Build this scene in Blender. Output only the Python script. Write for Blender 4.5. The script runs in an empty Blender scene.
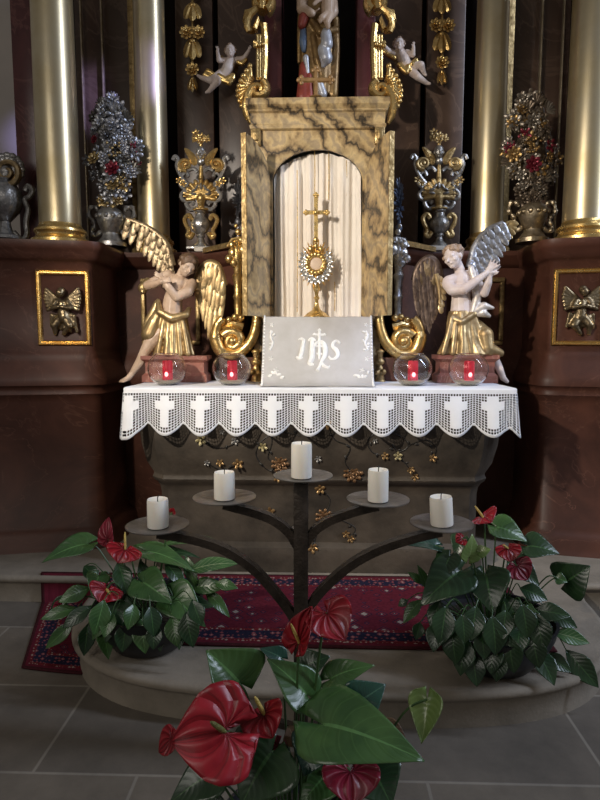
import bpy, bmesh, math, random
from mathutils import Vector as V, Matrix
random.seed(7)
C = bpy.context.scene.collection
sc = bpy.context.scene
PI = math.pi
# ------------------------------------------------------------------ camera
CAM_H, PITCH, YAW, F = 1.38, math.radians(5.8), math.radians(1.80), 580.0
cd = bpy.data.cameras.new('camera'); cam = bpy.data.objects.new('camera', cd); C.objects.link(cam)
cam.location = (0, 0, CAM_H); cam.rotation_euler = (PI/2 - PITCH, 0, YAW)
cd.sensor_width = 36; cd.lens = F/800*36; cd.clip_start = .02
sc.camera = cam
# ------------------------------------------------------------------ light
P0 = (-1.60, 4.3, 3.1)
w = bpy.data.worlds.new('church_ambient'); sc.world = w; w.use_nodes = True
bg = w.node_tree.nodes['Background']; bg.inputs[0].default_value = (1, .93, .86, 1); bg.inputs[1].default_value = .12
def light(name, kind, loc, target, power, col, **kw):
    d = bpy.data.lights.new(name, kind); o = bpy.data.objects.new(name, d); C.objects.link(o)
    o.location = loc; o.rotation_euler = (V(target) - V(loc)).to_track_quat('-Z', 'Y').to_euler()
    d.energy = power; d.color = col
    for k, v in kw.items(): setattr(d, k, v)
    return o
light('altar_spotlight', 'SPOT', (-1.75, .35, 2.75), (.05, 3.3, 1.60), 450, (1, .90, .77), spot_size=math.radians(62), spot_blend=.85, shadow_soft_size=.06)
light('nave_window', 'AREA', (4.8, 1.5, 4.6), (-.3, 3.4, 2.4), 240, (.70, .80, 1), shape='RECTANGLE', size=.40, size_y=4.6)
light('rear_fill', 'AREA', (-2.6, -1.8, 3.2), (-.2, 2.2, .6), 40, (1, .94, .86), shape='RECTANGLE', size=2.2, size_y=2.2)  # soft warm fill added behind the camera to lift the lower scene
light('stained_glass_light', 'SPOT', (1.3, .2, 4.3), (.55, 3.2, 1.4), 230, (.50, .62, 1), spot_size=math.radians(17), spot_blend=.9, shadow_soft_size=.05)
light('floor_window_light', 'SPOT', (.6, -1.2, 4.2), tuple((-1.50, 2.50, 0)), 110, (.85, .90, 1), spot_size=math.radians(9), spot_blend=.6, shadow_soft_size=.08)
light('violet_window_light', 'SPOT', (3.0, -.4, 3.4), tuple(P0), 2200, (.45, .42, 1), spot_size=math.radians(5), spot_blend=.9, shadow_soft_size=.05)
sc.view_settings.view_transform = 'Standard'; sc.view_settings.look = 'None'
sc.view_settings.exposure = 0; sc.view_settings.gamma = 1; sc.view_settings.use_curve_mapping = False
# ------------------------------------------------------------------ helpers
FW = V((-math.sin(YAW)*math.cos(PITCH), math.cos(YAW)*math.cos(PITCH), -math.sin(PITCH)))
RT = V((math.cos(YAW), math.sin(YAW), 0)); UP = RT.cross(FW)
def P(px, py, Y):
    d = FW + RT*((px-300)/F) + UP*((400-py)/F)
    return V((0, 0, CAM_H)) + d*(Y/d.y)
def S(Y): return Y/F
def ZA(py, Y): return P(320, py, Y).z
def lerp(a, b, t): return a + (b-a)*t
def interp(x, pts):
    if x <= pts[0][0]: return pts[0][1]
    for (a, b), (c, d) in zip(pts, pts[1:]):
        if x <= c: return b + (d-b)*(x-a)/max(1e-9, c-a)
    return pts[-1][1]
def cr(pts, n=6):
    pts = [V(p) for p in pts]; out = []
    for i in range(len(pts)-1):
        p0 = pts[max(0, i-1)]; p1 = pts[i]; p2 = pts[i+1]; p3 = pts[min(len(pts)-1, i+2)]
        for k in range(n):
            t = k/n
            out.append(.5*((2*p1) + (p2-p0)*t + (2*p0-5*p1+4*p2-p3)*t*t + (3*p1-p0-3*p2+p3)*t**3))
    out.append(pts[-1]); return out
def crr(vals, n=6):
    return [v.x for v in cr([V((a, 0, 0)) for a in vals], n)]
def spiral(cx, cy, r0, r1, a0, a1, n=20):
    return [(cx + lerp(r0, r1, i/n)*math.cos(math.radians(lerp(a0, a1, i/n))), cy - lerp(r0, r1, i/n)*math.sin(math.radians(lerp(a0, a1, i/n)))) for i in range(n+1)]

class MB:
    def __init__(s): s.v = []; s.f = []; s.uv = {}
    def add(s, vs, fs, uv=None):
        b = len(s.v); s.v += [V(x) for x in vs]; s.f += [tuple(b+i for i in f) for f in fs]
        if uv:
            for i, t in enumerate(uv): s.uv[b+i] = t
    def box(s, lo, hi, bev=0):
        x0, y0, z0 = lo; x1, y1, z1 = hi
        if bev:
            b = bev; vs = []; 
            bm = bmesh.new(); bmesh.ops.create_cube(bm, size=1)
            for q in bm.verts: q.co = V((lerp(x0, x1, q.co.x+.5), lerp(y0, y1, q.co.y+.5), lerp(z0, z1, q.co.z+.5)))
            bmesh.ops.bevel(bm, geom=bm.edges[:], offset=b, segments=2, affect='EDGES', profile=.5)
            bm.verts.index_update()
            s.add([q.co.copy() for q in bm.verts], [[q.index for q in f.verts] for f in bm.faces]); bm.free(); return
        s.add([(x0,y0,z0),(x1,y0,z0),(x1,y1,z0),(x0,y1,z0),(x0,y0,z1),(x1,y0,z1),(x1,y1,z1),(x0,y1,z1)],
              [(0,3,2,1),(4,5,6,7),(0,1,5,4),(1,2,6,5),(2,3,7,6),(3,0,4,7)])
    def tube(s, path, r, n=8, cap=True, closed=False, fy=1, sq=False):
        path = [V(p) for p in path]; m = len(path)
        if not hasattr(r, '__len__'): r = [r]*m
        T = []
        for i in range(m):
            a = path[(i-1) % m if closed else max(0, i-1)]; b = path[(i+1) % m if closed else min(m-1, i+1)]
            t = (b-a); T.append(t.normalized() if t.length > 1e-9 else V((0, 0, 1)))
        nrm = T[0].cross(V((0, 1, 0)))
        if nrm.length < 1e-3: nrm = T[0].cross(V((1, 0, 0)))
        nrm.normalize(); vs = []
        for i in range(m):
            nrm = nrm - T[i]*nrm.dot(T[i]); nrm.normalize(); bn = T[i].cross(nrm)
            for k in range(n):
                a = 2*PI*(k+(.5 if sq else 0))/n
                o = (nrm*math.cos(a) + bn*math.sin(a))*r[i]*(1.35 if sq else 1); o.y *= fy
                vs.append(path[i]+o)
        fs = []
        for i in range(m if closed else m-1):
            j = (i+1) % m
            for k in range(n):
                l = (k+1) % n
                fs.append((i*n+k, i*n+l, j*n+l, j*n+k))
        if cap and not closed:
            fs.append(tuple(range(n-1, -1, -1))); fs.append(tuple((m-1)*n+k for k in range(n)))
        s.add(vs, fs)
    def lathe(s, c, prof, n=24, fx=1, fy=1, fn=None, rot=None, cap=True):
        c = V(c); vs = []
        for (r, z) in prof:
            for k in range(n):
                a = 2*PI*k/n; q = r*(fn(a, z) if fn else 1)
                p = V((q*math.cos(a)*fx, q*math.sin(a)*fy, z))
                vs.append(c + (rot @ p if rot else p))
        m = len(prof); fs = []
        for i in range(m-1):
            for k in range(n):
                l = (k+1) % n; fs.append((i*n+k, i*n+l, (i+1)*n+l, (i+1)*n+k))
        if cap:
            fs.append(tuple(range(n-1, -1, -1))); fs.append(tuple((m-1)*n+k for k in range(n)))
        s.add(vs, fs)
    def ell(s, c, r, rot=None, n=12, m=8):
        if not hasattr(r, '__len__'): r = (r, r, r)
        vs = [V((0, 0, -1))]; fs = []
        for i in range(1, m):
            a = -PI/2 + PI*i/m
            for k in range(n): vs.append(V((math.cos(a)*math.cos(2*PI*k/n), math.cos(a)*math.sin(2*PI*k/n), math.sin(a))))
        vs.append(V((0, 0, 1))); top = len(vs)-1
        for k in range(n):
            l = (k+1) % n; fs.append((0, 1+l, 1+k)); fs.append((top, 1+(m-2)*n+k, 1+(m-2)*n+l))
            for i in range(m-2): fs.append((1+i*n+k, 1+i*n+l, 1+(i+1)*n+l, 1+(i+1)*n+k))
        c = V(c); out = []
        for q in vs:
            q = V((q.x*r[0], q.y*r[1], q.z*r[2])); out.append(c + (rot @ q if rot else q))
        s.add(out, fs)
    def cap(s, p0, r0, p1, r1, n=12):
        p0 = V(p0); p1 = V(p1); t = (p1-p0); L = t.length
        if L < 1e-6: return s.ell(p0, r0)
        rot = V((0, 0, 1)).rotation_difference(t).to_matrix()
        prof = [(max(1e-4, r0*math.cos(a)), r0*math.sin(a)) for a in [(-PI/2)*(1-i/4) for i in range(5)]]
        prof += [(max(1e-4, r1*math.cos(a)), L + r1*math.sin(a)) for a in [(PI/2)*i/4 for i in range(5)]]
        s.lathe(p0, prof, n, rot=rot)
    def chain(s, pts, rs):
        for (a, ra), (b, rb) in zip(zip(pts, rs), list(zip(pts, rs))[1:]): s.cap(a, ra, b, rb)
    def grid(s, fn, nu, nv, uv=True):
        vs = []; t = []
        for j in range(nv+1):
            for i in range(nu+1):
                vs.append(fn(i/nu, j/nv)); t.append((i/nu, j/nv))
        fs = [(j*(nu+1)+i, j*(nu+1)+i+1, (j+1)*(nu+1)+i+1, (j+1)*(nu+1)+i) for j in range(nv) for i in range(nu)]
        s.add(vs, fs, t if uv else None)
    def prism(s, pts, dirv, closed=True):
        pts = [V(p) for p in pts]; n = len(pts); d = V(dirv)
        s.add(pts + [p+d for p in pts], [tuple(range(n)), tuple(range(2*n-1, n-1, -1))] + [(i, n+i, n+(i+1) % n, (i+1) % n) for i in range(n)])
    def plan(s, path, prof, closed=False):
        """sweep a moulding profile (offset, z) along a plan path; outward = right-hand side of travel"""
        path = [V((p[0], p[1], 0)) for p in path]; m = len(path); N = []
        for i in range(m):
            a = path[i-1] if (i > 0 or closed) else None; b = path[(i+1) % m] if (i < m-1 or closed) else None
            ns = []
            if a is not None: d = (path[i]-a).normalized(); ns.append(V((d.y, -d.x, 0)))
            if b is not None: d = (b-path[i]).normalized(); ns.append(V((d.y, -d.x, 0)))
            q = sum(ns, V((0, 0, 0)))/len(ns); q = q/max(.3, q.dot(ns[0])) if len(ns) > 1 else q
            N.append(q)
        k = len(prof); vs = []
        for i in range(m):
            for (o, z) in prof: vs.append(V((path[i].x + N[i].x*o, path[i].y + N[i].y*o, z)))
        fs = []
        for i in range(m if closed else m-1):
            j = (i+1) % m
            for q in range(k-1): fs.append((i*k+q, i*k+q+1, j*k+q+1, j*k+q))
        s.add(vs, fs)
        return [vs[i*k] for i in range(m)]
    def feather(s, b, t, wd, th, nrm):
        b = V(b); t = V(t); d = t-b; side = d.cross(V(nrm)); side.normalize(); up = side.cross(d).normalized()
        vs = []; K = [(0, .45), (.2, .85), (.5, 1), (.8, .8), (.95, .42), (1, .06)]
        for u, q in K:
            c = b + d*u
            vs += [c - side*wd*q, c + up*th*(q*.9+.1), c + side*wd*q, c - up*th*.5]
        fs = [(i*4+k, i*4+(k+1) % 4, i*4+4+(k+1) % 4, i*4+4+k) for i in range(5) for k in range(4)] + [(3, 2, 1, 0), (20, 21, 22, 23)]
        s.add(vs, fs)
    def flower(s, c, r, nrm=(0, -1, 0), petals=6, depth=.35, rings=1, spin=0):
        c = V(c); q = V((0, 0, 1)).rotation_difference(V(nrm)).to_matrix()
        for g in range(rings):
            rr = r*(1 - .38*g)
            for k in range(petals):
                a = 2*PI*(k + .5*g)/petals + spin
                rot = q @ Matrix.Rotation(a, 3, 'Z') @ Matrix.Rotation(-.35-.25*g, 3, 'Y')
                s.ell(c + q @ V((rr*.56*math.cos(a), rr*.56*math.sin(a), r*depth*(.25+.5*g))), (rr*.46, rr*.30, rr*.13), rot, 8, 5)
        s.ell(c + q @ V((0, 0, r*depth*(.5+.5*rings)*.8)), (r*.24, r*.24, r*.2), q, 8, 5)
    def build(s, name, m, parent=None, loc=None, smooth=True, ang=40, kind=None):
        me = bpy.data.meshes.new(name)
        o = bpy.data.objects.new(name, me); C.objects.link(o)
        if parent is not None:
            org = parent['_org'] if '_org' in parent.keys() else (0, 0, 0); org = V(org)
            o.parent = parent; o['_org'] = tuple(org)
        else:
            if loc is None:
                z0 = min(q.z for q in s.v); lo = [min(q[i] for q in s.v) for i in range(2)]; hi = [max(q[i] for q in s.v) for i in range(2)]
                loc = ((lo[0]+hi[0])/2, (lo[1]+hi[1])/2, z0)
            org = V(loc); o.location = org; o['_org'] = tuple(org)
        me.from_pydata([q-org for q in s.v], [], s.f); me.validate()
        bm = bmesh.new(); bm.from_mesh(me); bmesh.ops.recalc_face_normals(bm, faces=bm.faces); bm.to_mesh(me); bm.free()
        if s.uv:
            l = me.uv_layers.new(name='UVMap')
            for lp in me.loops: l.data[lp.index].uv = s.uv.get(lp.vertex_index, (0, 0))
        if m is not None: me.materials.append(m)
        if smooth:
            me.polygons.foreach_set('use_smooth', [True]*len(me.polygons)); me.set_sharp_from_angle(angle=math.radians(ang))
        if kind: o['kind'] = kind
        return o
    def sculpt(s, name, m, parent=None, voxel=.004, it=3, loc=None):
        """merge all overlapping forms into one continuous carved surface"""
        o = s.build(name, m, parent, loc, smooth=False)
        r = o.modifiers.new('r', 'REMESH'); r.mode = 'VOXEL'; r.voxel_size = voxel; r.use_smooth_shade = True
        k = o.modifiers.new('k', 'SMOOTH'); k.factor = .5; k.iterations = it
        dg = bpy.context.evaluated_depsgraph_get(); me = bpy.data.meshes.new_from_object(o.evaluated_get(dg))
        old = o.data; o.modifiers.clear(); o.data = me; bpy.data.meshes.remove(old); me.name = name
        if not me.materials: me.materials.append(m)
        me.polygons.foreach_set('use_smooth', [True]*len(me.polygons))
        return o
def tag(o, label, cat, group=None):
    o['label'] = label; o['category'] = cat
    if group: o['group'] = group
    return o
def thing(name, label, cat, loc, group=None):
    o = bpy.data.objects.new(name, None); C.objects.link(o); o.location = loc; o['_org'] = tuple(loc); o.empty_display_size = .05
    return tag(o, label, cat, group)
def struct(o): o['kind'] = 'structure'; return o
def copy_tree(o, parent=None):
    c = o.copy(); C.objects.link(c)
    if parent is not None: c.parent = parent
    for ch in [q for q in list(C.objects) if q.parent == o]: copy_tree(ch, c)
    return c
# ------------------------------------------------------------------ materials
def nt(name):
    m = bpy.data.materials.new(name); m.use_nodes = True; t = m.node_tree
    return m, t, t.nodes['Principled BSDF']
def nd(t, kind, **kw):
    n = t.nodes.new('ShaderNode'+kind)
    for k, v in kw.items():
        if k in n.inputs: n.inputs[k].default_value = v
        else: setattr(n, k, v)
    return n
def ramp(t, src, stops):
    r = t.nodes.new('ShaderNodeValToRGB'); e = r.color_ramp.elements
    while len(e) < len(stops): e.new(.5)
    for q, (p, c) in zip(e, stops): q.position = p; q.color = (*c, 1)
    t.links.new(src, r.inputs[0]); return r.outputs[0]
def mat(name, c1, c2=None, rough=.5, metal=0, scale=8, bump=0, bscale=None, spec=.5, coat=0, rvar=0, emit=None, sss=0):
    m, t, b = nt(name); L = t.links
    tc = nd(t, 'TexCoord'); no = nd(t, 'TexNoise', Scale=scale, Detail=6.0, Roughness=.6); L.new(tc.outputs['Object'], no.inputs['Vector'])
    if c2 is None: c2 = tuple(x*.7 for x in c1)
    L.new(ramp(t, no.outputs['Fac'], [(.34, c2), (.62, c1)]), b.inputs['Base Color'])
    b.inputs['Roughness'].default_value = rough; b.inputs['Metallic'].default_value = metal
    b.inputs['Specular IOR Level'].default_value = spec; b.inputs['Coat Weight'].default_value = coat
    if rvar: 
        v = max(.03, rough-rvar); q = rough+rvar
        L.new(ramp(t, no.outputs['Fac'], [(.35, (q, q, q)), (.65, (v, v, v))]), b.inputs['Roughness'])
    if bump:
        n2 = nd(t, 'TexNoise', Scale=bscale or scale*4, Detail=5.0); L.new(tc.outputs['Object'], n2.inputs['Vector'])
        bp = nd(t, 'Bump', Strength=bump, Distance=.01); L.new(n2.outputs['Fac'], bp.inputs['Height']); L.new(bp.outputs[0], b.inputs['Normal'])
    if emit: b.inputs['Emission Color'].default_value = (*emit[0], 1); b.inputs['Emission Strength'].default_value = emit[1]
    if sss: b.inputs['Subsurface Weight'].default_value = sss; b.inputs['Subsurface Radius'].default_value = (.02, .015, .01)
    return m
def marble(name, c1, c2, vein, scale=2, vs=3, rough=.25, vein_w=.06, stretch=(1, 1, 1), rot=(0, 0, 0), coat=0):
    m, t, b = nt(name); L = t.links
    tc = nd(t, 'TexCoord'); mp = nd(t, 'Mapping', Scale=stretch, Rotation=rot); L.new(tc.outputs['Object'], mp.inputs[0])
    no = nd(t, 'TexNoise', Scale=scale, Detail=8.0, Roughness=.62, Distortion=.8); L.new(mp.outputs[0], no.inputs['Vector'])
    base = ramp(t, no.outputs['Fac'], [(.33, c2), (.5, tuple((a+d)/2 for a, d in zip(c1, c2))), (.66, c1)])
    n2 = nd(t, 'TexNoise', Scale=vs, Detail=5.0, Roughness=.55, Distortion=1.6); L.new(mp.outputs[0], n2.inputs['Vector'])
    sub = nd(t, 'Math', operation='SUBTRACT'); L.new(n2.outputs['Fac'], sub.inputs[0]); sub.inputs[1].default_value = .5
    ab = nd(t, 'Math', operation='ABSOLUTE'); L.new(sub.outputs[0], ab.inputs[0])
    f = ramp(t, ab.outputs[0], [(0, (1, 1, 1)), (vein_w, (0, 0, 0))])
    mx = nd(t, 'MixRGB'); L.new(f, mx.inputs[0]); L.new(base, mx.inputs[1]); mx.inputs[2].default_value = (*vein, 1)
    L.new(mx.outputs[0], b.inputs['Base Color']); b.inputs['Roughness'].default_value = rough; b.inputs['Coat Weight'].default_value = coat
    return m
GOLD = mat('gilding', (.80, .57, .24), (.46, .28, .09), .32, .9, 22, .25, 60, rvar=.1)
GOLDP = mat('polished_gold', (.90, .66, .28), (.62, .40, .13), .30, .92, 30, .1, 90, rvar=.08)
GOLDB = mat('brass_column', (.66, .57, .39), (.52, .42, .24), .34, .85, 3, .02, 12, rvar=.05)
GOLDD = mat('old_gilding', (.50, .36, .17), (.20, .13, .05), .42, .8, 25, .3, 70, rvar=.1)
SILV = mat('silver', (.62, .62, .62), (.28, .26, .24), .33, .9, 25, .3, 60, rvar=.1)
SILVD = mat('tarnished_shaded_silver', (.40, .39, .38), (.13, .12, .11), .38, .85, 25, .35, 60, rvar=.1)
BRONZE = mat('bronze', (.34, .26, .15), (.10, .07, .04), .36, .85, 30, .3, 80, rvar=.1)
REDM = marble('red_brown_marble', (.105, .040, .025), (.046, .018, .012), (.115, .05, .033), 2.2, 2.2, .46, .008)
REDL = marble('red_plinth_marble', (.30, .12, .085), (.20, .07, .05), (.36, .2, .15), 6, 5, .35, .02)
PANEL = marble('brown_panel_marble', (.125, .078, .055), (.062, .036, .026), (.14, .09, .065), 1.6, 1.6, .35, .02)
REDM.node_tree.nodes['Principled BSDF'].inputs['Specular IOR Level'].default_value = .28
PURP = marble('purple_red_marble', (.10, .028, .028), (.05, .014, .016), (.13, .05, .045), 3, 2, .3, .02)
DARKW = mat('recess_shade', (.012, .006, .005), (.006, .003, .003), .7, 0, 6, spec=.2)  # near black puts the shade of niche and panel gaps into the colour
def brushed_marble(name):
    m, t, b = nt(name); L = t.links
    tc = nd(t, 'TexCoord'); mp = nd(t, 'Mapping', Rotation=(.5, .75, .3), Scale=(1, 1, .8)); L.new(tc.outputs['Object'], mp.inputs[0])
    wv = nd(t, 'TexWave', Scale=2.1, Distortion=12.0, Detail=5.0); wv.inputs['Detail Scale'].default_value = 1.6; wv.inputs['Detail Roughness'].default_value = .6; L.new(mp.outputs[0], wv.inputs['Vector'])
    no = nd(t, 'TexNoise', Scale=9.0, Detail=8.0, Roughness=.65, Distortion=1.2); L.new(mp.outputs[0], no.inputs['Vector'])
    a = ramp(t, wv.outputs['Fac'], [(.0, (.05, .036, .022)), (.06, (.22, .15, .075)), (.40, (.44, .31, .15)), (.8, (.54, .40, .20)), (1, (.36, .27, .16))])
    mx = nd(t, 'MixRGB', blend_type='MULTIPLY'); mx.inputs[0].default_value = .8; L.new(a, mx.inputs[1]); L.new(ramp(t, no.outputs['Fac'], [(.32, (.50, .48, .45)), (.60, (1.1, 1.08, 1.05))]), mx.inputs[2])
    L.new(mx.outputs[0], b.inputs['Base Color']); b.inputs['Roughness'].default_value = .32; return m
TABM = brushed_marble('tabernacle_marble')
STONE = mat('altar_stone', (.092, .074, .056), (.034, .028, .022), .6, 0, 3.5, .3, 30, spec=.3)
STEP = mat('step_stone', (.29, .25, .20), (.19, .165, .13), .8, 0, 4, .2, 60, spec=.2)
PLASTER = mat('plaster', (.50, .45, .41), (.43, .39, .36), .9, 0, 2, .05, 40, spec=.1)
IRON = mat('wrought_iron', (.060, .046, .036), (.028, .021, .016), .5, .5, 30, .25, 120)
WAX = mat('candle_wax', (.92, .88, .80), (.88, .83, .74), .45, 0, 6, .05, 30, sss=.15)
WICK = mat('burnt_wick', (.03, .025, .02), None, .9)
CLOTH = mat('white_linen', (.84, .85, .88), (.80, .81, .84), .85, 0, 10, .1, 200, spec=.1)
LINEN = mat('sheer_linen', (.54, .52, .50), (.48, .46, .43), .85, 0, 8, .1, 250, spec=.1)
CURT = mat('cream_curtain', (.86, .80, .72), (.80, .73, .65), .9, 0, 6, .1, 150, spec=.1)
SKIN = mat('painted_flesh', (.58, .43, .32), (.40, .27, .18), .42, 0, 12, .05, 60)
SKINW = mat('pale_painted_flesh', (.72, .62, .57), (.60, .48, .42), .42, 0, 12, .05, 60)
HAIR = mat('brown_hair', (.16, .09, .05), (.07, .04, .02), .5, .1, 40, .5, 60)
POT = mat('dark_planter', (.012, .013, .016), (.008, .008, .01), .45, 0, 10)
SOIL = mat('soil', (.03, .02, .012), (.01, .008, .005), .95, 0, 60, .8, 150)
SAND = mat('sand', (.62, .52, .36), (.48, .38, .24), .9, 0, 200, .5, 400)
DRED = mat('dark_red_foil', (.22, .02, .04), (.10, .008, .015), .35, .5, 30)
BLUEL = mat('blue_grey_metal', (.30, .38, .55), (.10, .13, .2), .4, .6, 40)
# ================================================================== setting
def tiles(name):
    m, t, b = nt(name); L = t.links
    tc = nd(t, 'TexCoord'); mp = nd(t, 'Mapping', Location=(.573, -.015, 0), Rotation=(0, 0, 0)); L.new(tc.outputs['Object'], mp.inputs[0])
    br = nd(t, 'TexBrick', Scale=1.0); br.offset = .37; br.inputs['Brick Width'].default_value = .92; br.inputs['Row Height'].default_value = .47
    br.inputs['Mortar Size'].default_value = .007; br.inputs['Mortar Smooth'].default_value = .6
    br.inputs['Color1'].default_value = (.175, .150, .120, 1); br.inputs['Color2'].default_value = (.125, .110, .094, 1); br.inputs['Mortar'].default_value = (.26, .235, .20, 1)
    L.new(mp.outputs[0], br.inputs['Vector'])
    no = nd(t, 'TexNoise', Scale=3.2, Detail=9.0, Roughness=.7); L.new(tc.outputs['Object'], no.inputs['Vector'])
    mx = nd(t, 'MixRGB', blend_type='MULTIPLY'); mx.inputs[0].default_value = .75; L.new(br.outputs['Color'], mx.inputs[1])
    L.new(ramp(t, no.outputs['Fac'], [(.3, (.55, .55, .55)), (.7, (1.25, 1.22, 1.18))]), mx.inputs[2]); L.new(mx.outputs[0], b.inputs['Base Color'])
    bp = nd(t, 'Bump', Strength=.35, Distance=.01); L.new(no.outputs['Fac'], bp.inputs['Height']); L.new(bp.outputs[0], b.inputs['Normal'])
    b.inputs['Roughness'].default_value = .55; return m
fl = MB(); fl.add([(-4, -3.5, 0), (4, -3.5, 0), (4, 5, 0), (-4, 5, 0)], [(0, 1, 2, 3)]); struct(fl.build('floor', tiles('stone_slabs')))
# raised stone step: straight kerb with a rounded bulge under the rug
CX, SA, SB, SY, SZ = .085, 1.19, .96, 2.90, .15
def bulge(th):
    c, s_ = math.cos(th), math.sin(th); e = 2/3.3
    return (CX + SA*math.copysign(abs(c)**e, c), SY - SB*abs(s_)**e)
path = [(-3.2, SY)] + [(-1.30, SY), (CX-SA-.04, SY-.01)] + [bulge(PI - PI*k/48) for k in range(1, 48)] + [(CX+SA+.04, SY-.01), (3.2, SY)]
prof = [(-.012, .15), (.004, .147), (.012, .138), (.012, .124), (.004, .114), (-.008, .108), (-.014, .098), (-.018, .03), (-.016, -.005)]
st = MB(); top = st.plan(path, prof)
n0 = len(st.v); st.add(top + [V((3.2, 5, .15)), V((-3.2, 5, .15))], [tuple(range(len(top)+2))])
struct(st.build('floor_step', STEP, ang=50))
# walls of the choir and the near-black backing of the retable, plus an added light blocker
m = MB(); m.box((-4, 4.95, 0), (4, 5.05, 5)); struct(m.build('wall_back', PLASTER))
m = MB(); m.box((-1.86, 4.46, .15), (1.86, 4.55, 4.4)); struct(m.build('wall_retable_and_blocker', DARKW))
YP = 4.30
m = MB(); m.box((1.96, 3.86, 0.15), (2.9, 4.0, 4.4)); struct(m.build('wall_retable_and_blocker', PURP))  # unseen wall added to block grazing window light from the right panel
def strip(name, px0, px1, Y, m_, z0=1.9, z1=4.3, th=.06, py=125, mirror=True, bev=.008):
    for sg in (1, -1) if mirror else (1,):
        a, b = P(px0, py, Y).x*sg, P(px1, py, Y).x*sg
        q = MB(); q.box((min(a, b), Y, z0), (max(a, b), Y+th, z1), bev); struct(q.build(name, m_))
strip('wall_panel', 78, 136, YP, PANEL)
strip('wall_panel', 177, 214, YP, PANEL)
strip('wall_panel', 219, 264, YP-.02, PANEL)
strip('trim_pilaster', 15, 40, 3.80, PURP, th=.2)
strip('trim_pilaster', 264, 282, 3.98, PURP, th=.25)
BEAD = mat('pale_gilt_bead', (.50, .42, .30), (.34, .27, .17), .4, .6, 20)
strip('trim_bead', 83.2, 84.8, 4.24, BEAD, th=.03, bev=.004)
strip('trim_bead', 103.4, 105.2, 4.24, BEAD, th=.03, bev=.004)
strip('trim_pilaster', 130, 147, 4.18, GOLDD, th=.1)
# ================================================================== retable pedestals and columns
PF = 3.40
pprof = [(.075, ZA(241, PF)), (.078, ZA(247, PF)), (.066, ZA(250, PF)), (.05, ZA(254, PF)), (.042, ZA(258, PF)), (.02, ZA(260, PF)), (.0, ZA(263, PF)), (0, ZA(351, PF)),
         (.012, ZA(353, PF)), (.014, ZA(357, PF)), (.028, ZA(362, PF)), (.05, ZA(371, PF)), (.068, ZA(377, PF)), (.074, ZA(381, PF)), (.074, ZA(385, PF)), (.055, ZA(387, PF)), (.05, ZA(390, PF)), (.06, ZA(394, PF)), (.045, ZA(397, PF)), (.035, ZA(402, PF)),
         (.035, ZA(517, PF)), (.048, ZA(519, PF)), (.05, ZA(524, PF)), (.07, ZA(528, PF)), (.095, ZA(533, PF)), (.10, ZA(540, PF)), (.12, ZA(544, PF)), (.125, .15)]
ZT = pprof[0][1]
def mir(path): return [(-x, y) for x, y in path][::-1]
def cherub_relief(mb, o, ex, s, flip=1):
    """o centre of relief, ex in-plane horizontal, s metres per pixel of the photograph"""
    ey = V((0, 0, 1)); ez = ex.cross(ey); ez = ez if ez.y < 0 else -ez
    Q = lambda x, y, d=0: o + ex*(x*s*flip) + ey*(-y*s) + ez*(d*s)
    mb.cap(Q(0, -2, 2), 3.4*s, Q(1, 7, 2), 4.4*s); mb.ell(Q(-.5, -10, 4), 3.0*s); mb.ell(Q(0, -11.5, 3), 2.9*s)
    for sg in (-1, 1):
        for k in range(7):
            t = k/6
            mb.cap(Q(sg*3, -5+t*3, 1), 2.0*s, Q(sg*(13-3.5*abs(t-.4)), -13+t*15, 1.5), 1.35*s)
        mb.cap(Q(sg*4, -4, 3), 1.7*s, Q(sg*7, 1, 5), 1.5*s); mb.cap(Q(sg*7, 1, 5), 1.5*s, Q(sg*1.5, 0, 7), 1.3*s)
        mb.cap(Q(sg*2, 8, 2), 3.2*s, Q(sg*5.5, 13, 4), 2.6*s); mb.cap(Q(sg*5.5, 13, 4), 2.4*s, Q(sg*3-3, 19, 2), 1.5*s)
    for k in range(9): mb.cap(Q(-8+k*2, 6+random.uniform(-1, 1), 2), 1.5*s, Q(-9+k*2.3, 15+random.uniform(-2, 3), 1), 1.2*s)
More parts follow.
